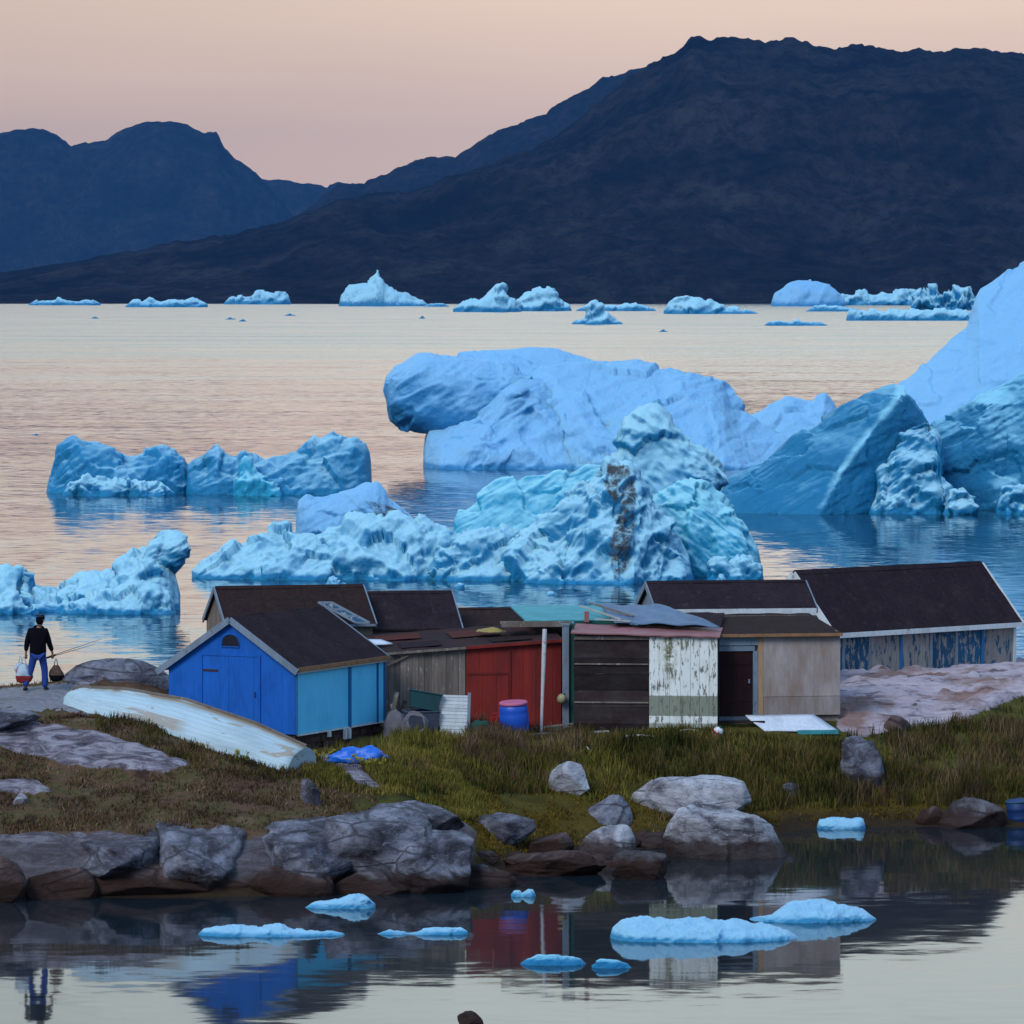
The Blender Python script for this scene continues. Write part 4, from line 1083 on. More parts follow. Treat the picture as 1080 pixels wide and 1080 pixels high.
# ------------------------------------------------------------------ sheds
def shed_root(label, A, B, z0, name='shed', cat='shed', group=None):
    """A, B: (picture column, distance) of the ends of the front wall. local x runs along it, local y away from the water"""
    a = Vector(((A[0] - 540) / F * A[1], A[1], z0))
    b = Vector(((B[0] - 540) / F * B[1], B[1], z0))
    d = b - a
    r = empty(name, a, math.atan2(d.y, d.x))
    tag(r, label, cat, group)
    return r, d.length

def roof_slab(mb, x0, x1, y0, z0, y1, z1, th=0.05, mi=0, nx=10, ny=5, wob=0.012, seed=0):
    """sloping sheet between two eaves with a slightly uneven surface"""
    r = random.Random(seed)
    vs, fs = [], []
    for j in range(ny + 1):
        for i in range(nx + 1):
            t = j / ny
            vs.append((x0 + (x1 - x0) * i / nx, y0 + (y1 - y0) * t, z0 + (z1 - z0) * t + r.uniform(-wob, wob)))
    n = len(vs)
    vs += [(x, y, z - th) for x, y, z in vs]
    w = nx + 1
    for j in range(ny):
        for i in range(nx):
            q = (j * w + i, j * w + i + 1, (j + 1) * w + i + 1, (j + 1) * w + i)
            fs.append(q)
            fs.append(tuple(k + n for k in q[::-1]))
    rim = [i for i in range(w)] + [j * w + nx for j in range(1, ny + 1)] + [ny * w + i for i in range(nx - 1, -1, -1)] + [j * w for j in range(ny - 1, 0, -1)]
    for k in range(len(rim)):
        a, b = rim[k], rim[(k + 1) % len(rim)]
        fs.append((b, a, a + n, b + n))
    mb.add(vs, fs, mi)

def gable_roof_x(root, L, D, ze, zr, ov_f=0.12, ov_b=0.12, ov_x0=0.12, ov_x1=0.12, mat='felt', barge='trim', bw=0.13, fascia='trim', fh=0.08, seed=0, left=True, right=True):
    """ridge along local x"""
    sl = (zr - ze) / (D / 2)
    rf = MB()
    roof_slab(rf, -ov_x0, L + ov_x1, -ov_f, ze - sl * ov_f + 0.05, D / 2, zr + 0.05, seed=seed)
    roof_slab(rf, -ov_x0, L + ov_x1, D + ov_b, ze - sl * ov_b + 0.05, D / 2 + 0.002, zr + 0.049, seed=seed + 1)
    ro = rf.build('roof', M[mat], root)
    rc = MB()
    rc.prism([(D / 2 - .11, zr + .058 - sl * .11), (D / 2, zr + .062), (D / 2 + .11, zr + .058 - sl * .11), (D / 2 + .11, zr + .070 - sl * .11), (D / 2, zr + .076), (D / 2 - .11, zr + .070 - sl * .11)], 'x', -ov_x0 + .02, L + ov_x1 - .02)
    rc.build('ridge_cap', M[mat], root)
    if barge:
        for x, on in ((-ov_x0, left), (L + ov_x1, right)):
            if not on:
                continue
            bb = MB()
            s = -1 if x < 0 else 1
            for y0, z0 in ((-ov_f, ze - sl * ov_f), (D + ov_b, ze - sl * ov_b)):
                bb.bar((x + s * .016, y0, z0 + .06 - bw / 2), (x + s * .016, D / 2, zr + .065 - bw / 2), 0.03, bw)
            bb.build('bargeboard', M[barge], root)
    if fascia:
        fb = MB()
        fb.box(-ov_x0 + .01, L + ov_x1 - .01, -ov_f - .028, -ov_f - .002, ze - sl * ov_f - fh + 0.03, ze - sl * ov_f + 0.04)
        fb.build('fascia', M[fascia], root)
    return ro

def cap_walls(root, L, D, ze, zr, zb=0.0, mats=('grey_wood',) * 4, gx=True, skip=()):
    """plain boarded walls: front, left, right, back; the gables at left and right"""
    if 'front' not in skip:
        w = MB(1); w.boards_v(0, L, 0.0, zb, ze); w.build('front_wall', M[mats[0]], root)
    if 'back' not in skip:
        w = MB(2); w.boards_v(0, L, D - .025, zb, ze, jit=0.0); w.build('back_wall', M[mats[3]], root)
    for k, x in ((1, 0.0), (2, L - 0.03)):
        if ('left', 'right')[k - 1] in skip:
            continue
        w = MB(3 + k)
        n = max(4, int(D / 0.15))
        for i in range(n):
            y0, y1 = .03 + (D - .06) * i / n, .03 + (D - .06) * (i + 1) / n - .006
            f = lambda y: ze + (zr - ze) * (1 - abs(y - D / 2) / (D / 2)) - .004
            w.prism([(y0, zb), (y1, zb), (y1, f(y1)), (y0, f(y0))] if not (y0 < D / 2 < y1) else [(y0, zb), (y1, zb), (y1, f(y1)), (D / 2, f(D / 2)), (y0, f(y0))], 'x', x, x + .028 + w.r.uniform(-.004, .004), tone=w.r.uniform(-.15, .15))
        w.build('gable_wall', M[mats[k]], root)

# 1. the bright blue shed
def blue_shed():
    r, L = shed_root('bright blue gabled shed with a cyan side and a dark arched window', (178, 121.2), (312, 119.7), 2.0)
    D, zb, ze, za = 4.5, 0.24, 1.79, 2.90
    c = L / 2
    g = MB(5)
    f = lambda x: ze + (za - ze) * (1 - abs(x - c) / c)
    x = 0.0
    while x < L - 0.01:
        w = min(0.34, L - x)
        poly = [(x, zb), (x + w - .002, zb), (x + w - .002, f(x + w - .002))] + ([(c, za)] if x < c < x + w else []) + [(x, f(x))]
        g.prism(poly, 'y', g.r.uniform(-.002, .002), .03, tone=g.r.uniform(-.04, .04))
        x += w
    g.build('gable_wall', M['blue_paint'], r)
    s = MB(6)
    s.box(L - .03, L, 0.012, D, zb, ze - .01)
    s.build('side_wall', M['cyan_paint'], r)
    for y0, y1 in ((0.0, 0.035), (2.62, 2.74), (4.08, 4.14), (D - .06, D)):
        s = MB(7)
        s.box(L + .002, L + .03, y0, y1, zb - .02, ze - .03)
        s.build('batten', M['blue_batten'], r)
    s = MB(8)
    s.box(L + .002, L + .022, .05, D - .07, zb - .045, zb - .004)
    s.build('sill_board', M['white_trim'], r)
    s = MB(9); s.boards_v(.03, L - .03, D - .03, zb, ze); s.box(0, .03, .04, D - .04, zb, ze - .01); s.build('rear_wall', M['blue_paint'], r)
    # roof: ridge along local y
    sl = (za - ze) / c
    rf = MB(10)
    for sd in (-1, 1):
        ov = 0.27 if sd < 0 else 0.10
        xe = -ov if sd < 0 else L + ov
        n = MB(); roof_slab(n, -0.10, D + 0.06, 0, ze - sl * ov + .05, c + ov, za + .05 - (0 if sd < 0 else .002), seed=12 + sd, wob=.01)
        for k, (a, b, z) in enumerate(n.v):
            n.v[k] = (xe + (b if sd < 0 else -b), a, z)
        rf.add(n.v, n.f)
    ro = rf.build('roof', M['felt'], r)
    for sd in (-1, 1):
        ov = 0.27 if sd < 0 else 0.10
        for yb, nm in ((-0.12, 1), (D + .08, 0)):
            b = MB()
            b.bar((-ov if sd < 0 else L + ov, yb, ze - sl * ov - .025), (c, yb, za - .025 + .01), .03, .15, up=(0, 0, 1))
            b.build('bargeboard', M['trim'], r)
    e = MB()
    xo = L + .105
    e.box(xo, xo + .025, -.08, D + .05, ze - sl * .1 - .02, ze - sl * .1 + .085)
    e.build('eave_board', M['rust'], r)
    e = MB()
    e.box(L + .035, L + .085, -.05, D + .04, ze - .125, ze - .07)
    e.build('eave_rail', M['white_trim'], r)
    # arched window
    a = MB()
    wx, wz, hw, hh = c - .03, 2.24, .235, .20
    arc = [(wx - hw, wz), (wx + hw, wz)] + [(wx + hw * math.cos(t), wz + hh * .55 + hh * .95 * math.sin(t)) for t in np.linspace(0, math.pi, 13)]
    a.prism(arc, 'y', -.012, -.006)
    wi = a.build('window', M['black_void'], r)
    a = MB()
    pts = [(p[0] * 1.0, -.016, p[1]) for p in arc[1:] + arc[:1]]
    a.tube(pts, .016, 5, closed=True)
    a.build('frame', M['blue_paint'], wi)
    d = MB(13)
    x0, x1, z1 = c - .78, c + .74, 2.02
    d.boards_v(x0, x1, -.012, zb + .03, z1, bw=.75, th=.006, jit=.002, tone=.05)
    d.bar((x0 - .02, -.012, zb), (x0 - .02, -.012, z1 + .02), .04, .03, up=(1, 0, 0)); d.bar((x1 + .02, -.012, zb), (x1 + .02, -.012, z1 + .02), .04, .03, up=(1, 0, 0))
    d.bar((x0 - .04, -.012, z1 + .03), (x1 + .04, -.012, z1 + .03), .03, .05)
    d.build('door', M['blue_paint'], r)
    for z in (.55, 1.65):
        q = MB(); q.box(x0 + .0, x0 + .42, -.026, -.014, z, z + .05); q.build('hinge', M['stone_dark'], r)
    q = MB(); q.tube([(x1 - .10, -.015, 1.08), (x1 - .10, -.05, 1.09), (x1 - .10, -.05, 1.19), (x1 - .10, -.015, 1.20)], .012, 6); q.build('handle', M['stone_dark'], r)
    p = MB(14)
    rr = random.Random(5)
    z = -.30
    while z < zb - .02:
        y = .05
        while y < D - .05:
            w = min(rr.uniform(.2, .5), D - .05 - y)
            if w > .06:
                p.box(L - .20 + rr.uniform(-.02, .03), L - .05 + rr.uniform(-.03, .03), y, y + w - .02, z, min(z + .13, zb - .005), tone=rr.uniform(-.3, .3))
            y += w
        z += .14
    p.box(.05, .3, .05, D - .05, -.3, zb - .005); p.box(.3, L - .21, .06, .25, -.3, zb - .005)
    p.build('foundation', M['stone_dark'], r)
    for y in (1.55, 2.35, 2.56):
        q = MB(); q.box(L + .0, L + .07, y, y + .09, -.05 + (.12 if y < 2 else .0), zb - .05)
        q.build('post', M['white_trim'], r)
    return r
blue_shed()

# 2. brown-roofed shed behind it
r, L = shed_root('grey-boarded shed with a long brown roof directly behind the bright blue shed', (240, 127.2), (393, 128.1), 2.0)
cap_walls(r, L, 2.8, 2.33, 3.14, -.3)
gable_roof_x(r, L, 2.8, 2.33, 3.14, mat='felt_brown', barge='trim', ov_x0=.06, ov_x1=.06, fascia='trim', fh=.05, seed=20)
# 3. dark-roofed shed beside it
r, L = shed_root('near-black roofed shed edged by a broad grey board, right of the long brown roof', (384, 128.8), (484, 129.3), 2.0)
cap_walls(r, L, 2.6, 2.14, 2.93, -.4)
gable_roof_x(r, L, 2.6, 2.14, 2.93, mat='felt', barge='trim', bw=.20, ov_x0=.05, ov_x1=.06, fascia=None, seed=24)
rg = MB(); rg.box(-.03, L + .03, 1.28, 1.32, 2.985, 3.01); rg.build('ridge_board', M['trim'], r)
# 4. small brown roof further right
r, L = shed_root('lowest brown-roofed shed, its ridge just showing left of the teal roof', (470, 130.6), (585, 131.0), 1.9)
cap_walls(r, L, 2.4, 2.12, 2.50, -.5, mats=('dark_wood',) * 4)
gable_roof_x(r, L, 2.4, 2.12, 2.50, mat='felt_brown', barge=None, fascia=None, seed=28)

# 5. half grey, half red shed
def red_shed():
    r, L = shed_root('flat-roofed shed, grey boards at left and weathered red paint at right', (404, 124.5), (592, 125.2), 1.9)
    t = lambda x: 1.88 + .28 * x / L
    xs = 2.03
    w = MB(31)
    w.boards_v(0, xs, 0, -.25, t, bw=.16, jit=.012, tone=.3)
    w.box(0, .03, .03, 3.0, -.2, 1.86)
    w.build('grey_wall', M['grey_wood'], r)
    w = MB(32)
    w.boards_v(xs + .01, L, -.015, -.25, t, bw=.36, jit=.004, tone=.10)
    w.box(L - .03, L, .03, 3.0, -.2, 2.14)
    w.build('red_wall', M['red_paint'], r)
    w = MB(); w.boards_v(.1, L - .1, 2.97, -.2, 2.0); w.build('back_wall', M['grey_wood'], r)
    d = MB(33)
    d.boards_v(xs + .06, 3.09, -.035, .02, 1.38, bw=.34, th=.016, jit=.002, tone=.06)
    d.box(xs + .05, 3.10, -.050, -.037, 1.36, 1.41, tone=-.3)
    d.box(3.10, 3.14, -.050, -.017, -.1, 2.0, tone=-.3)
    d.build('door', M['red_paint'], r)
    rf = MB(34)
    n = MB()
    roof_slab(n, -.15, L + .06, -.10, 0, 3.15, .22, th=.045, seed=35, nx=14, wob=.014)
    for k, (x, y, z) in enumerate(n.v):
        n.v[k] = (x, y, z + t(x) + .05)
    rf.add(n.v, n.f)
    rf.build('roof', M['felt_old'], r)
    for q, (x0, x1, y0, y1, mt) in enumerate(((.5, 1.5, .25, 1.1, 'felt'), (1.9, 3.1, 1.3, 2.4, 'rust_felt'), (2.7, 3.7, .15, .8, 'felt_brown'), (.1, 1.2, 1.7, 2.6, 'rust_felt'))):
        n = MB()
        roof_slab(n, x0, x1, y0, .07 * y0, y1, .07 * y1, th=.008, seed=60 + q, nx=4, ny=3, wob=.006)
        for k, (x, y, z) in enumerate(n.v):
            n.v[k] = (x, y, z + t(x) + .088)
        n.build('felt_patch', M[mt], r)
    e = MB()
    e.bar((xs, -.125, t(xs) + .02), (L + .03, -.125, t(L) + .02), .03, .075)
    e.build('eave_board', M['red_paint'], r)
    e = MB()
    e.bar((-.12, -.125, t(0) + .01), (xs - .01, -.125, t(xs) + .015), .03, .06)
    e.bar((.1, -.06, 1.62), (.62, -.06, 1.86), .03, .04)
    e.build('eave_rail', M['grey_wood'], r)
    return r
red_shed()

# 6. teal-roofed shed
def teal_shed():
    r, L = shed_root('shed with a pale teal sheet roof and a green fascia, standing behind dark planks', (594, 126.1), (664, 126.3), 1.9)
    w = MB(41); w.boards_v(0, L, 0, -.3, 2.5, tone=.1); w.box(0, .03, .04, 2.8, -.3, 2.5); w.box(L - .03, L, .04, 2.8, -.3, 2.5); w.build('wall', M['dark_wood'], r)
    rf = MB(42)
    roof_slab(rf, -.95, L + .0, -.12, 2.62, 2.9, 2.80, th=.04, seed=43, nx=12, wob=.012)
    rf.build('roof', M['teal_sheet'], r)
    e = MB(); e.box(.25, L - .02, -.16, -.125, 2.42, 2.60); e.build('fascia', M['green_board'], r)
    e = MB(); e.box(-1.55, .2, -.165, -.125, 2.46, 2.60); e.box(-1.5, -1.0, -.12, .6, 2.50, 2.56); e.build('beam', M['grey_wood'], r)
    e = MB(); e.box(.50, .60, -.30, -.17, 2.58, 2.84); e.build('chimney_block', M['pink_sheet'], r)
teal_shed()
for px0, px1, mt, lab in ((593, 600, 'trim', 'tall weathered grey post at the right end of the red wall'), (600.5, 606, 'green_board', 'tall dark green post beside the weathered grey one')):
    Y = 124.75 if mt == 'trim' else 124.85
    b = MB(44)
    x0, x1 = (px0 - 540) / F * Y, (px1 - 540) / F * Y
    b.box(x0, x1, Y, Y + .12, gz(x0, Y) - .2, 4.46)
    b.box(x0 - .02, x1 + .02, Y - .02, Y + .14, 4.46, 4.51)
    tag(b.build('post', M[mt]), lab, 'post')

# 7. dark planks with the peeling white end
def plank_shed():
    r, L = shed_root('dark-planked shed whose right half is peeling white paint over a green band', (605, 124.3), (757, 124.0), 2.0)
    xs = (685 - 605) / 152 * L
    w = MB(51)
    w.boards_h(0, xs, 0, -.25, 2.25, bh=.40, jit=.012, tone=.6, xj=.01)
    w.box(0, .03, .04, 1.55, -.25, 2.22)
    w.build('plank_wall', M['dark_wood'], r)
    w = MB(52)
    for z in (.62, 1.55):
        w.box(.02, xs - .02, -.035, -.014, z, z + .035, tone=w.r.uniform(-.1, .25))
    w.box(.02, xs - .02, -.045, -.014, 2.16, 2.25)
    w.build('rail', M['grey_wood'], r)
    w = MB(53)
    w.M = Matrix.Translation((0, 0, 0))
    w.boards_v(0, L - xs, 0, 0.0, 2.20, bw=.23, jit=.003, tone=.05, zj=.015)
    p = w.build('peeling_wall', M['peel_white'], r)
    p.location = (xs, -.05, .03)
    w = MB(54); w.box(L - .03, L, -.02, 1.5, -.1, 2.2); w.box(0, L, 1.52, 1.55, -.2, 2.3); w.build('side_wall', M['dark_wood'], r)
    rf = MB(55)
    n = MB()
    roof_slab(n, -.06, L + .05, -.16, 0, 1.6, .11, th=.03, seed=56, nx=14, wob=.012)
    for k, (x, y, z) in enumerate(n.v):
        n.v[k] = (x, y, z + 2.33 - .07 * x / L)
    rf.add(n.v, n.f)
    rf.build('roof', M['pink_sheet'], r)
    rf = MB(56)
    roof_slab(rf, 1.45, L, 1.62, 2.40, 3.7, 2.60, th=.05, seed=57)
    rf.box(1.5, L - .05, 1.65, 3.6, .0, 2.33)
    rf.build('lean_to', M['felt'], r)
    return r
plank_shed()

# 8. brown door and plywood
def door_shed():
    r, L = shed_root('shed with a dark brown door and a bleached plywood front', (757, 124.75), (885, 125.25), 2.1)
    w = MB(61)
    w.box(.02, L, .06, .09, -.2, 2.13); w.box(L - .03, L, .1, 3.2, -.2, 2.2); w.box(.02, .05, .1, 3.2, -.2, 2.2); w.box(.05, L - .03, 3.15, 3.18, -.2, 2.4)
    w.build('wall', M['grey_wood'], r)
    d = MB(62)
    d.boards_v(.06, .86, 0.012, .16, 1.72, bw=.27, th=.03, jit=.003, tone=.12)
    do = d.build('door', M['door_brown'], r)
    for z in (.55, 1.45):
        d = MB(); d.bar((.10, .005, z), (.82, .005, z), .02, .09); d.build('ledge', M['door_brown'], do)
    d = MB()
    d = MB(); d.box(.76, .80, -.02, .012, .95, 1.05); d.build('latch', M['trim'], do)
    d = MB(63)
    d.box(.02, .92, -.02, .05, 1.74, 1.86, tone=-.1); d.box(.02, 1.0, -.03, .05, 1.88, 2.08, tone=.1)
    d.box(.88, .99, -.025, .05, .12, 1.735)
    d.box(.02, .90, -.02, .05, .05, .14, tone=-.4)
    d.build('door_frame', M['trim'], r)
    p = MB(64)
    p.box(1.13, L + .02, -.03, .055, .62, 2.12, tone=.05)
    p.box(1.13, L + .02, -.024, .055, .16, .612, tone=-.12)
    p.build('plywood_front', M['plywood'], r)
    p = MB(65); p.box(1.00, 1.126, -.036, .055, .10, 2.13); p.build('edge_lath', M['lath'], r)
    rf = MB(66)
    roof_slab(rf, -.5, L + .06, -.16, 2.16, 3.6, 2.42, th=.05, seed=67, nx=14, wob=.015)
    rf.build('roof', M['felt_brown'], r)
    e = MB(); e.box(.0, L + .05, -.19, -.163, 2.09, 2.165); e.build('fascia', M['rust'], r)
    return r
door_shed()

# 9. dark-roofed house with the white fascia
r, L = shed_root('dark-roofed shed with white fascia and white corner post, behind the plywood front', (694, 130.9), (854, 131.5), 2.1)
cap_walls(r, L, 2.6, 2.40, 2.97, -.3, mats=('peel_blue', 'trim', 'peel_blue', 'grey_wood'))
gable_roof_x(r, L, 2.6, 2.40, 2.97, mat='felt', barge='trim', bw=.16, ov_x0=.08, ov_x1=.16, fascia='white_trim', fh=.17, seed=70)
e = MB(); e.box(L - .11, L + .01, -.03, .02, -.3, 2.36); e.build('corner_post', M['white_trim'], r)

# 10. the shed at the right with patchwork panels
def panel_shed():
    r, L = shed_root('large dark-roofed shed at the far right with patchwork panels of peeling blue', (880, 135.5), (1070, 140.0), 2.2)
    D, ze, zr = 2.8, 1.50, 2.92
    cap_walls(r, L, D, ze, zr, -.4, mats=('peel_blue', 'peel_blue', 'peel_bare', 'peel_bare'), skip=('front',))
    cuts = [0, .32, 1.30, 2.48, 3.62, 4.60, 5.62, L]
    kinds = ['peel_blue', 'peel_blue', 'peel_bare', 'peel_bare', 'peel_blue', 'peel_blue', 'peel_bare']
    for i, k in enumerate(kinds):
        w = MB(80 + i)
        a, b = cuts[i], cuts[i + 1]
        if i == 4:
            m_ = (a + b) / 2
            w.boards_v(a + .02, b - .02, 0, -.35, ze - .01, bw=.30, jit=.004, tone=.2)
        else:
            w.boards_v(a + .02, b - .02, 0, -.35, ze - .01, bw=.50, jit=.004, tone=.12)
        w.build('panel', M[k], r)
    for i, x in enumerate(cuts[1:-1]):
        b = MB(); b.box(x - .045, x + .045, -.035, .0, -.35, ze - .06); b.build('batten', M['trim' if i in (0, 1, 3) else ('blue_batten' if i in (2, 5) else 'trim')], r)
    b = MB(); b.box(L - .06, L + .04, -.03, .03, -.35, ze - .02); b.build('corner_post', M['white_trim'], r)
    gable_roof_x(r, L, D, ze, zr, ov_f=.16, ov_b=.16, ov_x0=.14, ov_x1=.14, mat='felt', barge='white_trim', bw=.20, fascia='white_trim', fh=.12, seed=90)
panel_shed()

# things lying on the roofs
def sheet(name, label, cat, c, mat, nx=10, ny=8, wob=.03, th=.02, seed=0, fold=0.0):
    """four corners (px, py, Y): near left, near right, far right, far left"""
    P = [W(*q) for q in c]
    u, v = np.meshgrid(np.linspace(0, 1, nx), np.linspace(0, 1, ny))
    q = [np.array(p) for p in P]
    X = (1 - u)[..., None] * (1 - v)[..., None] * q[0] + u[..., None] * (1 - v)[..., None] * q[1] + (u * v)[..., None] * q[2] + ((1 - u) * v)[..., None] * q[3]
    wv = fbm(np.stack([u.ravel() * 4 + seed, v.ravel() * 3, u.ravel() * 0], 1), 3, .6, seed).reshape(u.shape) * wob + np.abs(np.sin(u * 9 + v * 2.5 + seed)) * fold
    X[..., 2] += wv
    top = X.reshape(-1, 3)
    bot = top - np.array([0, 0, th])
    n = len(top)
    idx = np.arange(n).reshape(ny, nx)
    f = np.stack([idx[:-1, :-1], idx[:-1, 1:], idx[1:, 1:], idx[1:, :-1]], -1).reshape(-1, 4)
    rim = list(idx[0]) + list(idx[1:, -1]) + list(idx[-1, -2::-1]) + list(idx[-2:0:-1, 0])
    sd = [(rim[(k + 1) % len(rim)], rim[k], rim[k] + n, rim[(k + 1) % len(rim)] + n) for k in range(len(rim))]
    o = npmesh(name, np.vstack([top, bot]), np.vstack([f, f[:, ::-1] + n, np.array(sd)]), M[mat], smooth=False)
    return tag(o, label, cat)

sheet('tarpaulin', 'crumpled slate-blue tarpaulin spread over the roofs behind the peeling white wall', 'tarpaulin',
      [(648, 657, 125.3), (760, 662, 124.6), (702, 639, 127.8), (632, 637.5, 127.9)], 'slate_tarp', 22, 14, .05, .02, 4, .035)
for i, (a, b, mt, lab) in enumerate([((612, 641, 127.0), (655, 655.5, 125.6), 'driftwood', 'longest pale lath lying along the left edge of the slate-blue tarpaulin'),
                                     ((622, 638, 127.4), (668, 652, 126.0), 'grey_wood', 'brown lath lying on the slate-blue tarpaulin near its left edge'),
                                     ((628, 655, 125.7), (666, 657.5, 125.2), 'driftwood', 'short lath lying across the near corner of the slate-blue tarpaulin')]):
    b_ = MB(); b_.bar(W(*a) + Vector((0, 0, .05)), W(*b) + Vector((0, 0, .05)), .07, .03)
    tag(b_.build('lath', M[mt]), lab, 'lath')
def roof_sash():
    a, b = W(350, 637.5, 127.75), W(390, 659, 127.2)
    a.z += .05; b.z += .05
    r = empty('window_sash', a)
    tag(r, 'long narrow white window sash lying down the slope of the brown roof', 'window sash')
    d = b - a
    e = Vector((-.34, .05, .0))
    fr = MB()
    for o in (Vector((0, 0, 0)), e):
        fr.bar(o, o + d, .05, .04)
    for t in (0, .34, .67, 1):
        fr.bar(d * t, d * t + e, .04, .045)
    fr.build('frame', M['trim'], r)
    g = MB()
    n = Vector((0, 0, .012))
    g.add([n * 0, d, d + e, e, n * 0 - n, d - n, d + e - n, e - n], [(0, 1, 2, 3), (7, 6, 5, 4), (0, 4, 5, 1), (1, 5, 6, 2), (2, 6, 7, 3), (3, 7, 4, 0)])
    g.build('pane', M['peel_blue'], r)
roof_sash()
sheet('board', 'small pale board lying flat on the old roof just behind the blue shed', 'board', [(384, 680, 125.2), (414, 678.5, 125.3), (402, 674, 125.7), (378, 674, 125.7)], 'sheet_white', 5, 4, .006, .03, 6)
def rag():
    p = W(517, 664, 126.2)
    u, v = np.meshgrid(np.linspace(0, 2 * math.pi, 28, endpoint=False), np.linspace(0, 1, 8))
    rad = np.sin(v * math.pi / 2)
    x = np.cos(u) * rad * .36; y = np.sin(u) * rad * .22
    z = (1 - rad ** 2) * .09
    q = np.stack([x.ravel(), y.ravel(), z.ravel()], 1)
    q[:, 2] += np.abs(fbm(q / .12, 3, .6, 4)) * .07
    q[:, 0] += .08 * fbm(q / .2, 2, .5, 9)
    q += np.array(p) - np.array([0, 0, .06])
    n = 28
    f = [(j * n + i, j * n + (i + 1) % n, (j + 1) * n + (i + 1) % n, (j + 1) * n + i) for j in range(7) for i in range(n)]
    tag(npmesh('rag', q, f, M['rag_yellow']), 'ochre yellow rag heaped on the roof left of the teal sheet', 'rag')
rag()

# ------------------------------------------------------------------ the overturned boat
def boat():
    a = gpx(50, 118.75); b = gpx(302, 115.0)
    d = b - a
    Lb = d.length
    ex = d.normalized()
    ey = Vector((0, 0, 1)).cross(ex).normalized()
    ez = ex.cross(ey)
    r = empty('rowing_boat', a)
    r.matrix_world = Matrix.Translation(a - ez * .02) @ Matrix((ex, ey, ez)).transposed().to_4x4()
    tag(r, 'overturned old rowing boat with flaking pale blue-white paint on the slope', 'boat')
    ss = np.concatenate([np.linspace(0, .12, 9), np.linspace(.15, 1, 30)])
    wf = np.interp(ss, [0, .02, .06, .12, .25, .5, .8, 1], [.04, .25, .50, .70, .90, 1, .92, .78])
    hf = np.interp(ss, [0, .02, .06, .12, .25, .5, .8, 1], [.22, .42, .56, .68, .86, 1, .86, .62])
    # half girth profile, gunwale -> keel (y from near gunwale, z up)
    pts = []
    prof = [(0.0, 0.0), (.015, .10), (.035, .20), (.07, .30), (.12, .40), (.19, .50), (.28, .58), (.40, .65), (.53, .70), (.66, .74)]
    step = []
    for k in range(len(prof) - 1):                              # lapped strakes: a small outward lip at every plank edge
        (y0, z0), (y1, z1) = prof[k], prof[k + 1]
        step += [(y0 + .006, z0 + .002), (y1 - .016, z1)]
    step.append((.70, .785)); step.append((.73, .785))
    near = step
    far_ = [(1.40 - y, z * .98 + .02) for y, z in step[::-1][2:]]
    full = near + far_
    kz = np.array([1.0 if .60 < y < .80 else 0 for y, z in full])
    v, kl = [], []
    m = len(full)
    for s, w, h in zip(ss, wf, hf):
        c = .62
        for (y, z), k in zip(full, kz):
            yy = c + (y - .70) * w - .04
            zz = z * h * 1.12 + (0.03 if s < .1 else 0)
            v.append((s * Lb + .10 * (z * h) * (1 if s > .98 else 0), yy, zz))
            kl.append(k)
    n = len(ss)
    f = [(i * m + j, i * m + j + 1, (i + 1) * m + j + 1, (i + 1) * m + j) for i in range(n - 1) for j in range(m - 1)]
    hull = npmesh('hull', v, f, [M['hull'], M['hull_seam']], r, smooth=False, attrs={'keel': kl})
    hull.data.polygons.foreach_set('material_index', np.array([1 if (j % 2 == 1 and j < 17) else 0 for i in range(n - 1) for j in range(m - 1)], dtype=np.int32))
    sm = hull.modifiers.new('thickness', 'SOLIDIFY'); sm.thickness = .02; sm.offset = 1
    tb = MB()
    base = (n - 1) * m
    vs = [v[base + j] for j in range(m)]
    vs2 = [(x - .03, y, z) for x, y, z in vs]
    tb.add(vs + vs2, [list(range(m)), [m + k for k in range(m)][::-1]])
    tb.build('transom', M['hull'], r)
    for j in (0, m - 1):
        g = MB(); g.tube([(v[i * m + j][0], v[i * m + j][1], v[i * m + j][2] + .005) for i in range(n)], .028, 6)
        g.build('gunwale', M['hull'], r)
    jk = [k for k in range(m) if kz[k]][len([k for k in range(m) if kz[k]]) // 2]
    g = MB()
    for i in range(2, n - 1):
        p0, p1 = Vector(v[i * m + jk]), Vector(v[(i + 1) * m + jk])
        p0.y = p1.y = v[jk][1]
        g.bar(p0 + Vector((0, 0, .02)), p1 + Vector((0, 0, .02)), .05, .05)
    g.build('keel', M['grey_wood'], r)
boat()

# ------------------------------------------------------------------ rocks
def gy(px, py):
    """distance of the ground seen at picture position (px, py)"""
    Y = np.arange(104, 140, 0.05)
    z = _bil(LZ, np.full(Y.shape, float(px)), Y)
    p = YH + (H - np.maximum(z, 0)) * F / Y
    k = np.where(p <= py)[0]
    return float(Y[k[0]]) if len(k) else 120.0

_ico = {}
def ico(sub):
    if sub not in _ico:
        bm = bmesh.new()
        bmesh.ops.create_icosphere(bm, subdivisions=sub, radius=1)
        _ico[sub] = (np.array([v.co for v in bm.verts]), np.array([[v.index for v in f.verts] for f in bm.faces]))
        bm.free()
    return _ico[sub]

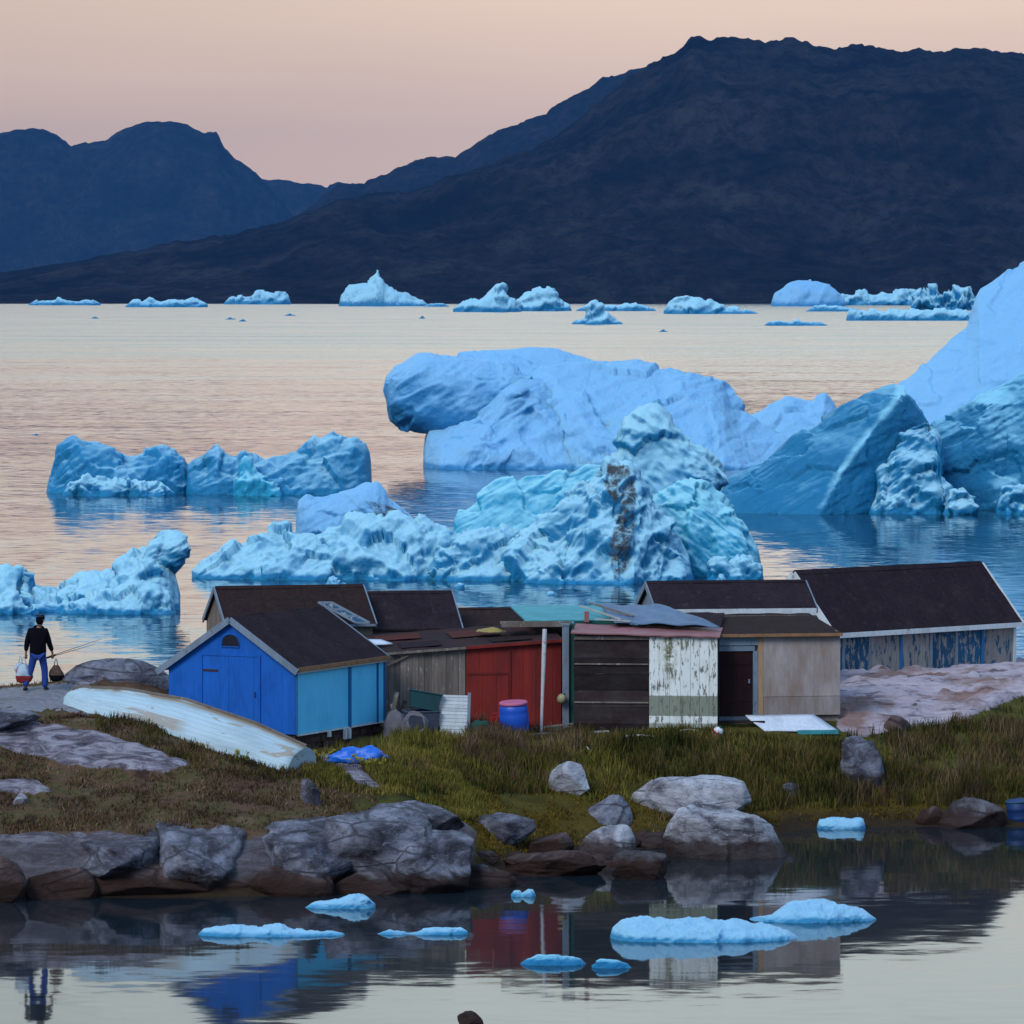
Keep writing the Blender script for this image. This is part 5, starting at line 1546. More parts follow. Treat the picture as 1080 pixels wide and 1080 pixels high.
def rock(label, x0, x1, ytop, ybot, mat='rock', seed=0, depth=0.8, sink=0.35, Y=None, cuts=9, group=None, tilt=0.0, rough=1.0, name='rock', sub=5, topflat=0.0):
    v, f = ico(sub)
    v = v.copy()
    rg = np.random.RandomState(seed)
    pl = rg.randn(cuts, 3)
    pl /= np.linalg.norm(pl, axis=1, keepdims=True)
    if topflat:
        pl = np.vstack([pl, [[tilt * .5, -.15, 1]] / np.linalg.norm([tilt * .5, -.15, 1])])
    for k, n in enumerate(pl):
        lim = rg.uniform(.52, .82) if not (topflat and k == len(pl) - 1) else topflat
        d = v @ n
        over = np.clip(d - lim, 0, None)
        v -= over[:, None] * n * .93
    nn = v / (np.linalg.norm(v, axis=1, keepdims=True) + 1e-6)
    v += nn * (fbm(v / .55, 4, .55, seed) * .07 + ridged(v / .35 * np.array([.6, 1, 1.5]), 4, .55, seed + 4) * .035 + fbm(v / .10, 3, .6, seed + 9) * .018)[:, None] * rough
    ca, sa = math.cos(tilt), math.sin(tilt)
    v = np.stack([v[:, 0] * ca - v[:, 2] * sa, v[:, 1], v[:, 0] * sa + v[:, 2] * ca], 1)
    px = (x0 + x1) / 2
    if Y is None:
        Y = gy(px, ybot)
    s = Y / F
    wdt, hgt = (x1 - x0) * s, (ybot - ytop) * s
    lo, hi = v.min(0), v.max(0)
    v = (v - lo) / (hi - lo)
    tot = hgt / (1 - sink)
    zb = H - (ybot - YH) * s
    yd = wdt * depth
    v = v * np.array([wdt, yd, tot]) + np.array([(x0 - 540) * s, Y - yd * .15, zb - tot * sink])
    o = npmesh(name, v, f, M[mat])
    return tag(o, label, 'rock', group)

R = rock
# the ledge at the left shore
R('wide pale-topped shore block at the left, second from the dark cleft', 40, 200, 884, 936, 'rock', 201, 1.5, topflat=.45, tilt=.12, cuts=16, rough=1.4)
R('pale squarish shore block just left of the dark cleft', 150, 259, 876, 934, 'rock', 202, 1.7, topflat=.5, tilt=-.12, cuts=16, rough=1.4)
R('pale grey shore block just right of the dark cleft', 261, 392, 876, 934, 'rock', 203, 1.6, topflat=.45, tilt=-.12, cuts=16, rough=1.4)
R('big angular blue-grey outcrop at the middle of the left shore', 330, 480, 856, 938, 'rock', 204, 1.2, topflat=.5, cuts=18, tilt=-.2, rough=1.5)
R('upright cracked outcrop at the right end of the left shore ledge', 405, 500, 882, 942, 'rock', 205, 1.1, cuts=16, topflat=.55, tilt=-.15, rough=1.5)
R('long low ledge sloping from the outcrop up to the heath', 372, 490, 851, 888, 'rock', 206, 1.2, topflat=.45, tilt=-.25, cuts=14)
R('rounded brown weedy stone at the water edge below the left block', 26, 104, 916, 948, 'rock_brown', 207, .8)
R('brown weed-stained slab in the water under the pale squarish block', 96, 262, 913, 946, 'rock_brown', 208, .45)
R('brown weed-stained slab in the water right of the dark cleft', 262, 352, 914, 946, 'rock_brown', 209, .5)
R('brown stone at the very left edge of the water', -60, 28, 904, 952, 'rock_brown', 210, .8)
R('low dark stone under the angular outcrop', 340, 440, 918, 944, 'rock_dark', 211, .5)
R('dark broken stone off the end of the left ledge', 488, 545, 912, 936, 'rock_dark', 212, .7)
R('flat wedge-shaped slab leaning out of the brown grass', 496, 566, 860, 890, 'rock', 213, .8, topflat=.45, tilt=-.25)
R('small warm-brown stone between the wedge slab and the pale-capped stone', 556, 606, 880, 906, 'rock_brown', 214, .9)
R('low brown reef of stones awash below the pale-capped stone', 530, 640, 898, 924, 'rock_brown', 215, .5, rough=2)
R('pale-capped round stone with a brown base at the water edge', 611, 672, 872, 908, 'rock_pale', 216, .9, topflat=.7)
R('dark wet stone in front of the pale-capped one', 644, 706, 899, 928, 'rock_dark', 217, .8, tilt=.15)
R('grey sloping stone half buried in ochre moss', 616, 668, 841, 869, 'rock', 218, .9, tilt=-.3)
R('long pale humped boulder at the top of the shore stones', 666, 794, 822, 868, 'rock_pale', 219, .6, topflat=.6, tilt=-.04)
R('largest pale flat-topped boulder standing in the water', 700, 832, 851, 909, 'rock_pale', 220, .6, topflat=.55, tilt=-.12, Y=113.6, cuts=7)
R('flat dark stone awash at the left foot of the largest boulder', 664, 712, 879, 892, 'rock_dark', 221, .8)
R('round pale boulder with dark cracks standing alone in the grass', 578, 622, 804, 838, 'rock_pale', 222, .9, sink=.2)
R('upright grey boulder in the grass below the pale rock slope', 886, 934, 778, 828, 'rock', 223, .9, sink=.25, tilt=.25)
R('rounded brown-grey boulder at the right shore near the blue drum', 990, 1064, 843, 874, 'rock_dark', 224, .8)
R('small dark stone left of the rounded right-shore boulder', 966, 1000, 851, 870, 'rock_brown', 225, .9)
R('small pale stone in the bank right of the long humped boulder', 820, 844, 826, 840, 'rock', 226, .9)
R('little white stone lying on the brown heath', 13, 29, 837, 849, 'rock_pale', 227, .9)
R('dark tip of a submerged rock at the bottom edge', 482, 510, 1067, 1088, 'rock_dark', 228, .8, Y=YW(1088))
R('dark grey stone showing through the heath near the boat', 318, 338, 822, 848, 'rock', 229, .8, sink=.45)
R('low grey slab beside the gravel path, at the left edge', -90, 40, 752, 770, 'rock', 230, .7, topflat=.45)
R('smooth grey crag behind the gravel path, left of the blue shed', 58, 182, 697, 738, 'rock', 231, .6, topflat=.85, tilt=.10, Y=121.9, cuts=4, rough=.8)
R('small reddish stone at the foot of the pale rock slope', 930, 962, 756, 774, 'rock_brown', 232, .8)
rs = np.random.RandomState(8)
for i in range(34):
    px = rs.uniform(360, 720)
    base = np.interp(px, [360, 440, 500, 560, 640, 720], [940, 936, 922, 908, 912, 906])
    py = base - rs.uniform(-6, 22)
    w = rs.uniform(6, 17)
    R('loose wet stone among the shore stones at the water edge', px - w, px + w, py - w * rs.uniform(.5, .9), py, ['rock_dark', 'rock_brown', 'rock'][rs.randint(3)], 300 + i, .9, sub=3, group='loose stones along the water edge', name='stone')

# ------------------------------------------------------------------ grass, heath, weed: nobody could count them
SHED_BOX = [(172, 412, 119.4, 126), (400, 892, 123.9, 131), (876, 1080, 135, 146), (205, 500, 126.5, 132)]
def blades(name, n, u0, u1, Y0, Y1, h0, h1, wd, mat, seed, where=None, clump=.5, lean=.5, zmin=.38, tall=None):
    r = np.random.RandomState(seed)
    u = r.uniform(u0, u1, n * 4)
    Y = r.uniform(Y0, Y1, n * 4)
    x = (u - 540) / F * Y
    z = _bil(LZ, u, Y)
    py = YH + (H - z) * F / Y
    k = (z > zmin) & (_bil(LBED, u, Y) < .35)
    for a, b, c, d in SHED_BOX:
        k &= ~((u > a) & (u < b) & (Y > c) & (Y < d))
    if where is not None:
        k &= where(u, py, Y, z)
    cl = fbm(np.stack([x / .55, Y / .8, x * 0], 1), 3, .6, seed + 2)
    k &= r.rand(len(u)) < np.clip(.55 + cl * 1.6 * clump, .03, 1)
    i = np.where(k)[0][:n]
    u, Y, x, z, cl = u[i], Y[i], x[i], z[i], cl[i]
    m = len(i)
    h = r.uniform(h0, h1, m) * (1 + .5 * cl)
    if tall is not None:
        h *= tall(u, Y)
    an = r.uniform(0, math.pi * 2, m)
    la = r.uniform(0, math.pi * 2, m)
    ll = h * r.uniform(.05, lean, m)
    ax, ay = np.cos(an) * wd, np.sin(an) * wd
    lx, ly = np.cos(la) * ll, np.sin(la) * ll
    z = z - .02
    p = np.zeros((m, 6, 3))
    for q, (sx, t, k_) in enumerate(((-1, 0, 0), (1, 0, 0), (.8, .55, .3), (-.8, .55, .3), (.12, 1, 1), (-.12, 1, 1))):
        p[:, q, 0] = x + ax * sx * .5 + lx * k_
        p[:, q, 1] = Y + ay * sx * .5 + ly * k_
        p[:, q, 2] = z + h * t
    b = np.arange(m)[:, None] * 6
    f = np.vstack([b + np.array([[0, 1, 2, 3]]), b + np.array([[3, 2, 4, 5]])])
    hue = np.repeat(r.uniform(-1, 1, m), 6)
    return tag(npmesh(name, p.reshape(-1, 3), f, M[mat], smooth=False, attrs={'hue': hue}), kind='stuff')
pathless = lambda u, py, Y, z: ~((u < 180) & (Y > 117.5) & (Y < 121.8))
blades('grass', 52000, 315, 1320, 113, 126.5, .07, .22, .022, 'grass', 5, lambda u, py, Y, z: np.where((u > 420) & (u < 690), py < 838, (py < 866) | (u > 800)), clump=1.1,
       tall=lambda u, Y: 1 + .55 * np.exp(-((u - 545) / 60.0) ** 2) + .5 * np.exp(-((u - 1000) / 130.0) ** 2))
blades('grass', 16000, 320, 520, 113, 119.3, .07, .22, .024, 'grass_light', 15, lambda u, py, Y, z: (py > 785) & (py < 866), clump=1.0)
blades('grass', 8000, 600, 1250, 118, 124, .07, .24, .024, 'grass_light', 16, clump=1.6)
blades('tall_grass', 7000, 600, 1300, 120, 122.7, .22, .48, .022, 'grass', 25, clump=3.2)
blades('tall_grass', 4000, 330, 700, 118, 121.6, .18, .40, .022, 'grass_light', 26, lambda u, py, Y, z: py < 835, clump=3.2)
blades('grass', 9000, 560, 1320, 126, 142, .10, .26, .022, 'grass', 6, clump=.7)
blades('dry_grass', 7000, 490, 615, 118.5, 124, .22, .46, .022, 'heath', 17, clump=.8)
blades('dry_grass', 4000, 880, 1250, 121, 126, .2, .42, .022, 'heath', 18, clump=1.6)
blades('heath', 42000, -420, 400, 106.8, 119, .04, .12, .030, 'heath', 7, pathless, clump=.9, lean=.9)
blades('heath', 7000, -420, 300, 119, 127, .04, .14, .028, 'heath', 8, pathless, clump=.9, lean=.9)
blades('shore_weed', 34000, 380, 1200, 110, 122, .03, .10, .030, 'moss', 9, lambda u, py, Y, z: (z < np.where((u > 420) & (u < 700), 1.35, 1.0)), clump=.8, lean=.9, zmin=.12)
blades('grass', 5000, 100, 420, 113.5, 119, .06, .20, .022, 'grass', 10, lambda u, py, Y, z: (py > 730) & (py < 830), clump=1.1)

def yellow_weed(px, py, n, spread, seed):
    Y = gy(px, py)
    p = gpx(px, Y)
    r = random.Random(seed)
    m = MB()
    for i in range(n):
        x, y = p.x + r.uniform(-spread, spread), p.y + r.uniform(-spread * .6, spread * .6)
        h = r.uniform(.12, .3)
        zb = gz(x, y) - .02
        t = Vector((x + r.uniform(-.04, .04), y, zb + h))
        m.bar((x, y, zb), t, .010, .010)
        for q in range(5):
            c = t + Vector((r.uniform(-.035, .035), r.uniform(-.03, .03), r.uniform(-.035, .02)))
            s_ = r.uniform(.010, .022)
            m.add([c + Vector((-s_, 0, -s_)), c + Vector((s_, -s_, 0)), c + Vector((0, s_, s_)), c + Vector((0, 0, -s_ * 1.2))], [(0, 1, 2), (0, 2, 3), (0, 3, 1), (1, 3, 2)], 1)
    tag(m.build('flowering_weed', [M['grass'], M['weed']]), kind='stuff')
yellow_weed(256, 806, 14, .16, 1)
yellow_weed(336, 806, 30, .38, 2)
yellow_weed(385, 812, 34, .42, 3)

# ------------------------------------------------------------------ things lying about
def drum():
    p = gpx(543, 123.3)
    r = empty('barrel', p + Vector((0, 0, .05)), .4)
    tag(r, 'blue plastic barrel with a pink lid in front of the red wall', 'barrel')
    b = MB(); b.lathe([(.30, 0), (.335, .03), (.352, .16), (.345, .20), (.358, .24), (.358, .50), (.345, .54), (.352, .58), (.34, .68), (.30, .75)], 32)
    b.build('body', M['plastic_blue'], r, True)
    l = MB(); l.lathe([(.335, .735), (.345, .745), (.345, .79), (.33, .805), (.28, .80)], 32)
    l.build('lid', M['plastic_pink'], r, True)
    r.rotation_euler = (math.radians(3), math.radians(-4), .4)
drum()

def pallet():
    p = gpx(477, 122.9)
    r = empty('pallet', p, .05)
    tag(r, 'white slatted pallet standing on edge against the grey boards', 'pallet')
    r.rotation_euler = (math.radians(-9), math.radians(2), .05)
    s = MB(91)
    s.boards_h(-.30, .36, 0, .02, 1.02, bh=.085, th=.02, jit=.004, tone=.14)
    s.build('slats', M['white_trim'], r)
    for x, h in ((-.38, .98), (.38, 1.08)):
        b = MB(); b.box(x - .035, x + .035, -.03, .05, -.05, h)
        b.build('upright', M['trim'], r)
pallet()

def tub(name, label, p, w, d, h, mat, rot, lidmat=None):
    r = empty(name, p)
    r.rotation_euler = rot
    tag(r, label, 'tub')
    b = MB()
    k = .86
    o = [(-w * k, -d * k), (w * k, -d * k), (w * k, d * k), (-w * k, d * k)]
    t = [(-w, -d), (w, -d), (w, d), (-w, d)]
    ti = [(-w + .03, -d + .03), (w - .03, -d + .03), (w - .03, d - .03), (-w + .03, d - .03)]
    vs = [(x, y, 0) for x, y in o] + [(x, y, h) for x, y in t] + [(x, y, h) for x, y in ti] + [(x * .93, y * .93, .05) for x, y in o]
    fs = [(3, 2, 1, 0)]
    for i in range(4):
        j = (i + 1) % 4
        fs += [(i, j, 4 + j, 4 + i), (4 + i, 4 + j, 8 + j, 8 + i), (8 + i, 8 + j, 12 + j, 12 + i)]
    fs.append((12, 13, 14, 15))
    b.add(vs, fs)
    b.build('body', M[mat], r)
    e = MB(); e.tube([(x * 1.01, y * 1.01, h - .02) for x, y in t], .022, 6, closed=True); e.build('rim', M[mat], r)
    return r
tub('fish_tub', 'slate-grey fish tub standing among the heap beside the pallet', gpx(444, 123.0) + Vector((0, .05, -.02)), .42, .30, .62, 'slate_box', (0, 0, .15))
tub('fish_tub', 'dark teal tub tipped on top of the slate-grey fish tub', gpx(447, 123.0) + Vector((-.02, .05, .62)), .38, .26, .42, 'plastic_teal', (math.radians(-6), math.radians(10), .1))

def heap(name, label, cat, px, py, w, h, d, mat, seed, rings=0, lump=.3):
    Y = gy(px, py)
    p = gpx(px, Y)
    v, f = ico(4)
    v = v.copy() * np.array([w, d, h])
    v[:, 2] = np.where(v[:, 2] < 0, v[:, 2] * .15, v[:, 2])
    n = v / np.linalg.norm(v, axis=1, keepdims=True)
    v += n * (fbm(v / (w * .5), 4, .6, seed) * lump * w + ridged(v / (w * .25), 3, .6, seed + 2) * lump * .35 * w)[:, None]
    v += np.array([p.x, p.y, p.z])
    return tag(npmesh(name, v, f, M[mat]), label, cat)
heap('net_heap', 'dark green heap of fishing net between the pallet and the barrel', 'fishing net', 507, 778, .28, .42, .26, 'net_green', 3)
heap('tarp_heap', 'crumpled bright blue plastic heap under the cyan wall', 'tarpaulin', 376, 803, .62, .27, .3, 'tarp_blue', 5, lump=.5)
heap('net_heap', 'dark heap of gear in the gap between the blue shed and the grey boards', 'fishing gear', 417, 776, .28, .62, .25, 'rope_grey', 7)
heap('net_heap', 'low dark heap of netting at the foot of the white pole', 'fishing net', 590, 775, .3, .18, .2, 'net_green', 8)

def coil():
    p = gpx(438, 122.2)
    b = MB()
    for k in range(5):
        R_ = .30 - .02 * k
        pts = [(R_ * math.cos(t) + .02 * math.sin(3 * t + k), -.05 * k + .03 * math.sin(2 * t + k), .30 + R_ * math.sin(t) * 1.0 + .02 * math.cos(4 * t + k)) for t in np.linspace(0, 2 * math.pi, 26, endpoint=False)]
        b.tube(pts, .033, 6, closed=True)
    o = b.build('rope_coil', M['rope_grey'])
    o.location = p
    o.rotation_euler = (math.radians(-14), 0, .2)
    tag(o, 'thick grey rope coil leaning on the slate-grey tub', 'rope')
coil()

def jerry():
    r = empty('jerry_can', gpx(524, 123.7), .3)
    tag(r, 'red plastic jerry can between the green net heap and the barrel', 'jerry can')
    b = MB(); b.prism([(-.16, 0), (.16, 0), (.17, .05), (.17, .36), (.10, .43), (-.15, .43), (-.17, .38), (-.17, .05)], 'y', -.10, .10)
    b.build('body', M['plastic_red'], r)
    h = MB(); h.tube([(-.13, 0, .42), (-.12, 0, .50), (.02, 0, .50), (.05, 0, .43)], .02, 6); h.build('handle', M['plastic_red'], r)
    c = MB(); c.lathe([(.035, 0), (.035, .05), (.02, .055)], 10, c=(.115, 0, .41)); c.build('cap', M['black_void'], r)
jerry()

def pole():
    a = gpx(570.5, 123.6); b = W(574.5, 664, 124.7)
    m = MB(); m.tube([a - Vector((0, 0, .1)), a.lerp(b, .4), a.lerp(b, .7), b], [.035, .04, .055, .055], 9)
    tag(m.build('pole', M['pole_white']), 'thin worn white pole leaning against the red wall', 'pole')
pole()

def planks():
    r = random.Random(3)
    for i, (a, b, w, lab) in enumerate([((534, 781), (600, 776), .10, 'pale driftwood plank nearest the barrel, lying in the grass'), ((575, 780), (642, 777), .12, 'widest bleached plank lying in the grass under the dark planks'),
                                        ((588, 776), (624, 768), .06, 'short brown stick propped across the bleached planks'), ((545, 777), (610, 771), .07, 'thin upper plank of the three lying right of the barrel')]):
        A, B = gpx(a[0], gy(*a)), gpx(b[0], gy(*b))
        A.z += .09 + .02 * i; B.z += .10 + .03 * i
        m = MB(); m.bar(A, B, w, .035)
        tag(m.build('plank', M['driftwood' if i != 2 else 'grey_wood']), lab, 'plank')
planks()

def net_float(label, px, py, Y, rad, mat, band=None):
    p = W(px, py, Y)
    r = empty('float', p)
    tag(r, label, 'net float')
    b = MB(); b.lathe([(rad * math.sin(t) + .002, -rad * 1.1 * math.cos(t)) for t in np.linspace(.02, math.pi - .02, 12)], 18)
    b.build('body', M[mat], r, True)
    c = MB(); c.lathe([(rad * .22, rad * 1.05), (rad * .22, rad * 1.3), (rad * .1, rad * 1.34)], 10); c.build('eye', M['plastic_teal'], r)
    if band:
        c = MB(); c.lathe([(rad * 1.0, -rad * .2), (rad * 1.025, -rad * .05), (rad * 1.025, rad * .12), (rad * .98, rad * .3)], 18); c.build('band', M[band], r, True)
    r.rotation_euler = (.3, .5, 0)
net_float('faded yellow net float hanging low on the teal and grey posts', 592.5, 737, 124.6, .115, 'yellow')
p_ = gpx(757, 123.4); net_float('white and red net float lying in the grass below the brown door', 757, YH + (H - p_.z - .10) * F / 123.4, 123.4, .13, 'plastic_white', 'plastic_red')
p_ = gpx(622, 121.4); net_float('tiny dark float with a white band in the grass right of the cracked boulder', 622, YH + (H - p_.z - .12) * F / 121.4, 121.4, .09, 'jacket', 'plastic_white')

def door_sheet():
    y0 = gy(835, 774) + .02
    A, B, C_, D_ = W(806, 772, y0), W(884, 770.5, y0 + .1), W(858, 753, 124.75), W(786, 754, 124.65)
    for q in (A, B):
        q.z = max(q.z, gz(q.x, q.y) + .03)
    def px_(q): return (540 + F * q.x / q.y, YH + (H - q.z) * F / q.y, q.y)
    sheet('panel_sheet', 'white sheet of panel lying tilted on the grass below the plywood front', 'sheet', [px_(A), px_(B), px_(C_), px_(D_)], 'sheet_white', 9, 7, .015, .03, 12)
    m = MB(); m.bar(A.lerp(B, .45) + Vector((0, -.02, -.04)), B + Vector((0, -.02, -.03)), .04, .10)
    m.build('edge', M['teal_sheet'], bpy.data.objects['panel_sheet'])
door_sheet()
b_ = MB(); q_ = gpx(800, 124.5); b_.bar(q_ + Vector((-.9, .1, .10)), q_ + Vector((.15, -.05, .12)), .10, .05)
tag(b_.build('plank', M['dark_wood']), 'dark sill plank lying below the brown door', 'plank')

def shore_drum():
    Y = 121.2
    p = W(1076, 866, Y)
    r = empty('drum', p - Vector((0, 0, .10)))
    tag(r, 'dark blue drum half in the water at the right edge', 'drum')
    b = MB(); b.lathe([(.26, 0), (.29, .02), (.29, .18), (.30, .20), (.29, .22), (.29, .40), (.30, .42), (.29, .44), (.29, .58), (.26, .60)], 28)
    b.build('body', M['drum_blue'], r, True)
    b = MB(); b.tube([(.292 * math.cos(t), .292 * math.sin(t), .59) for t in np.linspace(0, 2 * math.pi, 28, endpoint=False)], .016, 6, closed=True); b.build('rim', M['plastic_teal'], r)
    r.rotation_euler = (.08, -.10, 0)
shore_drum()

def scrap():
    rr = random.Random(12)
    for (px, dz, ln, tilt, mt, lab) in [(409, .0, 1.0, .22, 'grey_wood', 'tallest grey scrap board leaning in the gap beside the blue shed'), (414, .0, .8, .38, 'dark_wood', 'dark scrap board leaning in the gap beside the blue shed'),
                                        (421, .0, .7, -.25, 'driftwood', 'pale scrap board leaning the other way beside the rope coil'), (428, .0, .6, .5, 'red_paint', 'short red-painted scrap board lying across the heap beside the rope coil')]:
        p = gpx(px, 123.2 + rr.uniform(-.15, .15))
        m = MB(); m.bar(p + Vector((0, 0, -.03)), p + Vector((math.sin(tilt) * ln, .25, math.cos(tilt) * ln)), .10, .03, up=(0, 1, 0))
        tag(m.build('scrap_board', M[mt]), lab, 'board')
    p = gpx(419, 123.0)
    r = empty('crate', p, .3)
    tag(r, 'small dark wooden crate among the scrap boards beside the blue shed', 'crate')
    for i in range(3):
        for (x0, x1, y0, y1) in ((-.22, .22, -.17, -.15), (-.22, .22, .15, .17), (-.22, -.20, -.15, .15), (.20, .22, -.15, .15)):
            m = MB(); m.box(x0, x1, y0, y1, .03 + i * .12, .12 + i * .12); m.build('slat', M['dark_wood'], r)
    m = MB(); m.box(-.20, .20, -.15, .15, .0, .025); m.build('bottom', M['dark_wood'], r)
    for (px, Y, lx, ly, lab) in [(505, 122.6, .5, .1, 'short weathered stick lying in the grass before the green net heap'), (660, 122.9, .7, -.05, 'thin bleached stick lying in the grass before the peeling white wall'), (716, 123.3, .45, .06, 'short bleached stick lying at the foot of the peeling white wall')]:
        p = gpx(px, Y) + Vector((0, 0, .10))
        m = MB(); m.tube([p, p + Vector((lx * .5, ly, .03)), p + Vector((lx, ly * 1.5, .0))], [.022, .02, .012], 6)
        tag(m.build('stick', M['driftwood']), lab, 'stick')
scrap()

# ------------------------------------------------------------------ the walking person
def skin_mesh(name, pts, edges, radii, mat, parent, sub=2, loc=None, extra=None):
    me = bpy.data.meshes.new(name)
    me.from_pydata(pts, edges, [])
    o = bpy.data.objects.new(name, me)
    COL.objects.link(o)
    md = o.modifiers.new('skin', 'SKIN')
    md.use_smooth_shade = True
    for i, rd in enumerate(radii):
        sv = me.skin_vertices[0].data[i]
        sv.radius = rd if isinstance(rd, tuple) else (rd, rd)
        sv.use_root = (i == 0)
    sb = o.modifiers.new('sub', 'SUBSURF')
    sb.levels = sb.render_levels = sub
    dg = bpy.context.evaluated_depsgraph_get()
    m2 = bpy.data.meshes.new_from_object(o.evaluated_get(dg))
    bpy.data.objects.remove(o)
    m2.name = name
    m2.materials.clear()
    m2.materials.append(mat)
    m2.polygons.foreach_set('use_smooth', [True] * len(m2.polygons))
    n = bpy.data.objects.new(name, m2)
    COL.objects.link(n)
    n.parent = parent
    return n

def person():
    base = gpx(40, 120.4)
    root = empty('person', base + Vector((0, 0, .0)))
    tag(root, 'person in dark jacket, jeans and cap walking the gravel path with bags and fishing rods', 'person')
    J = {}
    V, E, Rd = [], [], []
    def add(n, p, r, frm=None):
        J[n] = len(V); V.append(p); Rd.append(r)
        if frm: E.append((J[frm], J[n]))
    add('pel', (0, 0, .93), (.155, .12))
    add('waist', (.005, .0, 1.10), (.145, .11), 'pel')
    add('chest', (.01, .01, 1.30), (.175, .125), 'waist')
    add('coll', (.02, .02, 1.45), (.09, .08), 'chest')
    add('neck', (.03, .03, 1.53), .055, 'coll')
    add('chin', (.045, .045, 1.59), (.07, .075), 'neck')
    add('head', (.045, .05, 1.66), (.078, .095), 'chin')
    add('crown', (.04, .05, 1.74), (.06, .07), 'head')
    add('nose', (.10, .125, 1.65), .018, 'head')
    for s, n in ((-1, 'l'), (1, 'r')):
        add('sh' + n, (.19 * s, .01, 1.41), .065, 'chest')
        add('el' + n, (.255 * s, -.01 if s < 0 else .03, 1.14), .047, 'sh' + n)
        add('wr' + n, (.285 * s if s < 0 else .33, .03 if s < 0 else .10, .90), .03, 'el' + n)
        hx, hy, hz = V[-1]
        add('pa' + n, (hx + .01 * s, hy + .02, hz - .075), (.04, .022), 'wr' + n)
        for q in range(4):                                        # fingers curl round the handles
            fx = hx + (-.024 + .016 * q) * 1.0
            ln = (.030, .036, .034, .026)[q]
            add('f%d%s' % (q, n), (fx, hy + .035, hz - .105 - ln * .3), .009, 'pa' + n)
            add('g%d%s' % (q, n), (fx, hy + .050, hz - .105 - ln), .008, 'f%d%s' % (q, n))
            add('h%d%s' % (q, n), (fx, hy + .030, hz - .112 - ln), .007, 'g%d%s' % (q, n))
        add('t' + n, (hx - .03 * s, hy + .03, hz - .06), .010, 'pa' + n)
        add('u' + n, (hx - .038 * s, hy + .045, hz - .09), .009, 't' + n)
    legs = {'r': [(.095, 0, .88), (.155, .05, .50), (.165, .02, .10), (.24, .10, .045)], 'l': [(-.095, 0, .88), (-.17, .03, .50), (-.31, -.06, .13), (-.25, .03, .045)]}
    for n in 'lr':
        hp, kn, an, to = legs[n]
        add('hp' + n, hp, .09, 'pel'); add('kn' + n, kn, .058, 'hp' + n); add('an' + n, an, .04, 'kn' + n); add('to' + n, to, .032, 'an' + n)
    skin_mesh('body', V, E, Rd, M['skin'], root, 1)
    # jacket
    P = [(0, 0, .70), (.0, .0, 1.05), (.01, .01, 1.30), (.02, .02, 1.46), (.03, .025, 1.55)]
    Rr = [(.235, .18), (.21, .165), (.205, .155), (.105, .095), (.082, .078)]
    Ee = [(0, 1), (1, 2), (2, 3), (3, 4)]
    for n in 'lr':
        k = len(P)
        sh, el, wr = V[J['sh' + n]], V[J['el' + n]], V[J['wr' + n]]
        P += [sh, el, (wr[0], wr[1], wr[2] + .03)]
        Rr += [.088, .072, .054]
        Ee += [(2, k), (k, k + 1), (k + 1, k + 2)]
    skin_mesh('jacket', P, Ee, Rr, M['jacket'], root, 2)
    P, Rr, Ee = [(0, 0, .92)], [(.165, .13)], []
    for n in 'lr':
        hp, kn, an, to = legs[n]
        k = len(P)
        P += [(hp[0], hp[1], hp[2] - .05), kn, (an[0], an[1], an[2] - .03)]
        Rr += [.105, .085, .078]
        Ee += [(0, k), (k, k + 1), (k + 1, k + 2)]
    skin_mesh('trousers', P, Ee, Rr, M['jeans'], root, 2)
    for n in 'lr':
        hp, kn, an, to = legs[n]
        skin_mesh('shoe', [(an[0] - .02, an[1] - .04, .06), (an[0] + .02, an[1] + .01, .055), to], [(0, 1), (1, 2)], [.045, (.05, .05), (.048, .04)], M['shoe'], root, 2)
    skin_mesh('cap', [(.04, .045, 1.695), (.04, .045, 1.755), (.09, .13, 1.70), (.11, .17, 1.69)], [(0, 1), (0, 2), (2, 3)], [(.098, .108), (.075, .08), (.06, .02), (.05, .014)], M['cap'], root, 2)
    hb = MB()
    hb.lathe([(.004, -.105), (.052, -.098), (.078, -.07), (.091, -.02), (.093, .03), (.085, .07), (.004, .10)], 16, c=(.040, .026, 1.665))
    hb.build('hair', M['jacket'], root, True)
    e = MB()
    for s in (-1, 1):
        c = Vector((.05 + .055 * s, .05 - .03 * s, 1.655))
        e.lathe([(.003, -.03), (.016, -.018), (.02, .01), (.012, .03)], 8, c=(c.x + .03 * s, c.y - .02 * s, c.z))
    e.build('ears', M['skin'], root)
    return root, base, V, J
PR, PB, PV, PJ = person()

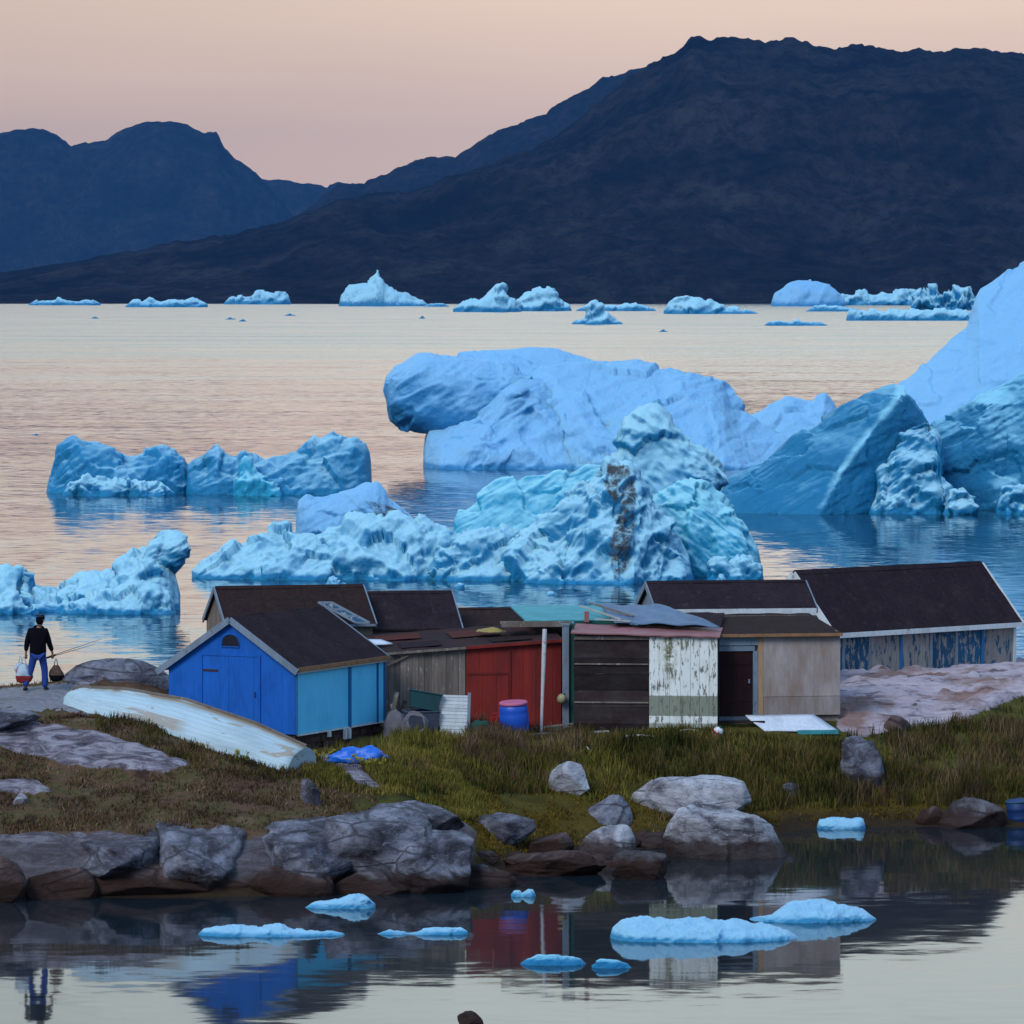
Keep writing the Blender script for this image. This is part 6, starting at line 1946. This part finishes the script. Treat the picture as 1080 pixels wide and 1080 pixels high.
def bag(name, label, top, w, h, d, mat, mat2, seed, cat='bag'):
    """a full carrier bag hanging by its handles from the hand at top"""
    r = empty(name, Vector(top) - Vector((0, 0, h + .16)))
    tag(r, label, cat)
    n, m = 26, 16
    u, v = np.meshgrid(np.linspace(0, 2 * math.pi, n, endpoint=False), np.linspace(0, 1, m))
    pf = np.interp(v, [0, .08, .3, .6, .85, 1], [.30, .85, 1.0, .92, .62, .34])
    q = np.stack([(np.cos(u) * pf * w).ravel(), (np.sin(u) * pf * d).ravel(), (v * h).ravel()], 1)
    q[:, :2] *= (1 + .34 * fbm(q / .13, 3, .6, seed) + .08 * np.sin(u.ravel() * 7 + v.ravel() * 4))[:, None]
    f = [(j * n + i, j * n + (i + 1) % n, (j + 1) * n + (i + 1) % n, (j + 1) * n + i) for j in range(m - 1) for i in range(n)]
    b = npmesh('body', q, f, [M[mat], M[mat2]], r)
    b.data.polygons.foreach_set('material_index', np.array([1 if (j < m * .36 or (i % 13 < 2 and mat2 == 'bag_red')) else 0 for j in range(m - 1) for i in range(n)], dtype=np.int32))
    for s in (-1, 1):
        hd = MB(); hd.tube([(-w * .28, s * d * .25, h - .02), (-w * .1, s * .01, h + .13), (0, s * .004, h + .16), (w * .1, s * .01, h + .13), (w * .28, s * d * .25, h - .02)], .009, 5)
        hd.build('handle', M[mat], r)
    return r
def hand(n):
    v = PV[PJ['pa' + n]]
    return PB + Vector(v) + Vector((0, .045, -.05))
bag('carrier_bag', 'white and red plastic carrier bag hanging from the left hand of the walking person', hand('l') + Vector((-.04, -.08, .03)), .20, .46, .15, 'bag_white', 'bag_red', 5)
bag('carrier_bag', 'translucent pale plastic bag held out behind the white and red one', hand('l') + Vector((-.13, .04, .05)), .15, .24, .12, 'bag_white', 'bag_white', 9)
bag('pack_basket', 'brown pack basket hanging from the right hand of the walking person', hand('r') + Vector((.07, .0, -.02)), .165, .38, .15, 'bag_brown', 'jacket', 12, 'basket')
for i, (dx, dz, lab) in enumerate([(1.12, .42, 'upper one of the two thin fishing rods pointing right from the hand'), (.98, .30, 'lower one of the two thin fishing rods pointing right from the hand')]):
    a = hand('r') + Vector((-.06, .01, .035 - .02 * i))
    b = hand('r') + Vector((dx, .35, dz))
    r = empty('fishing_rod', a)
    tag(r, lab, 'fishing rod')
    m = MB(); m.tube([(0, 0, 0), (b - a) * .5, b - a], [.009, .007, .004], 6); m.build('blank', M['rod'], r)
    m = MB(); m.tube([-(b - a) * .12, (b - a) * .10], .014, 7); m.build('grip', M['jacket'], r)
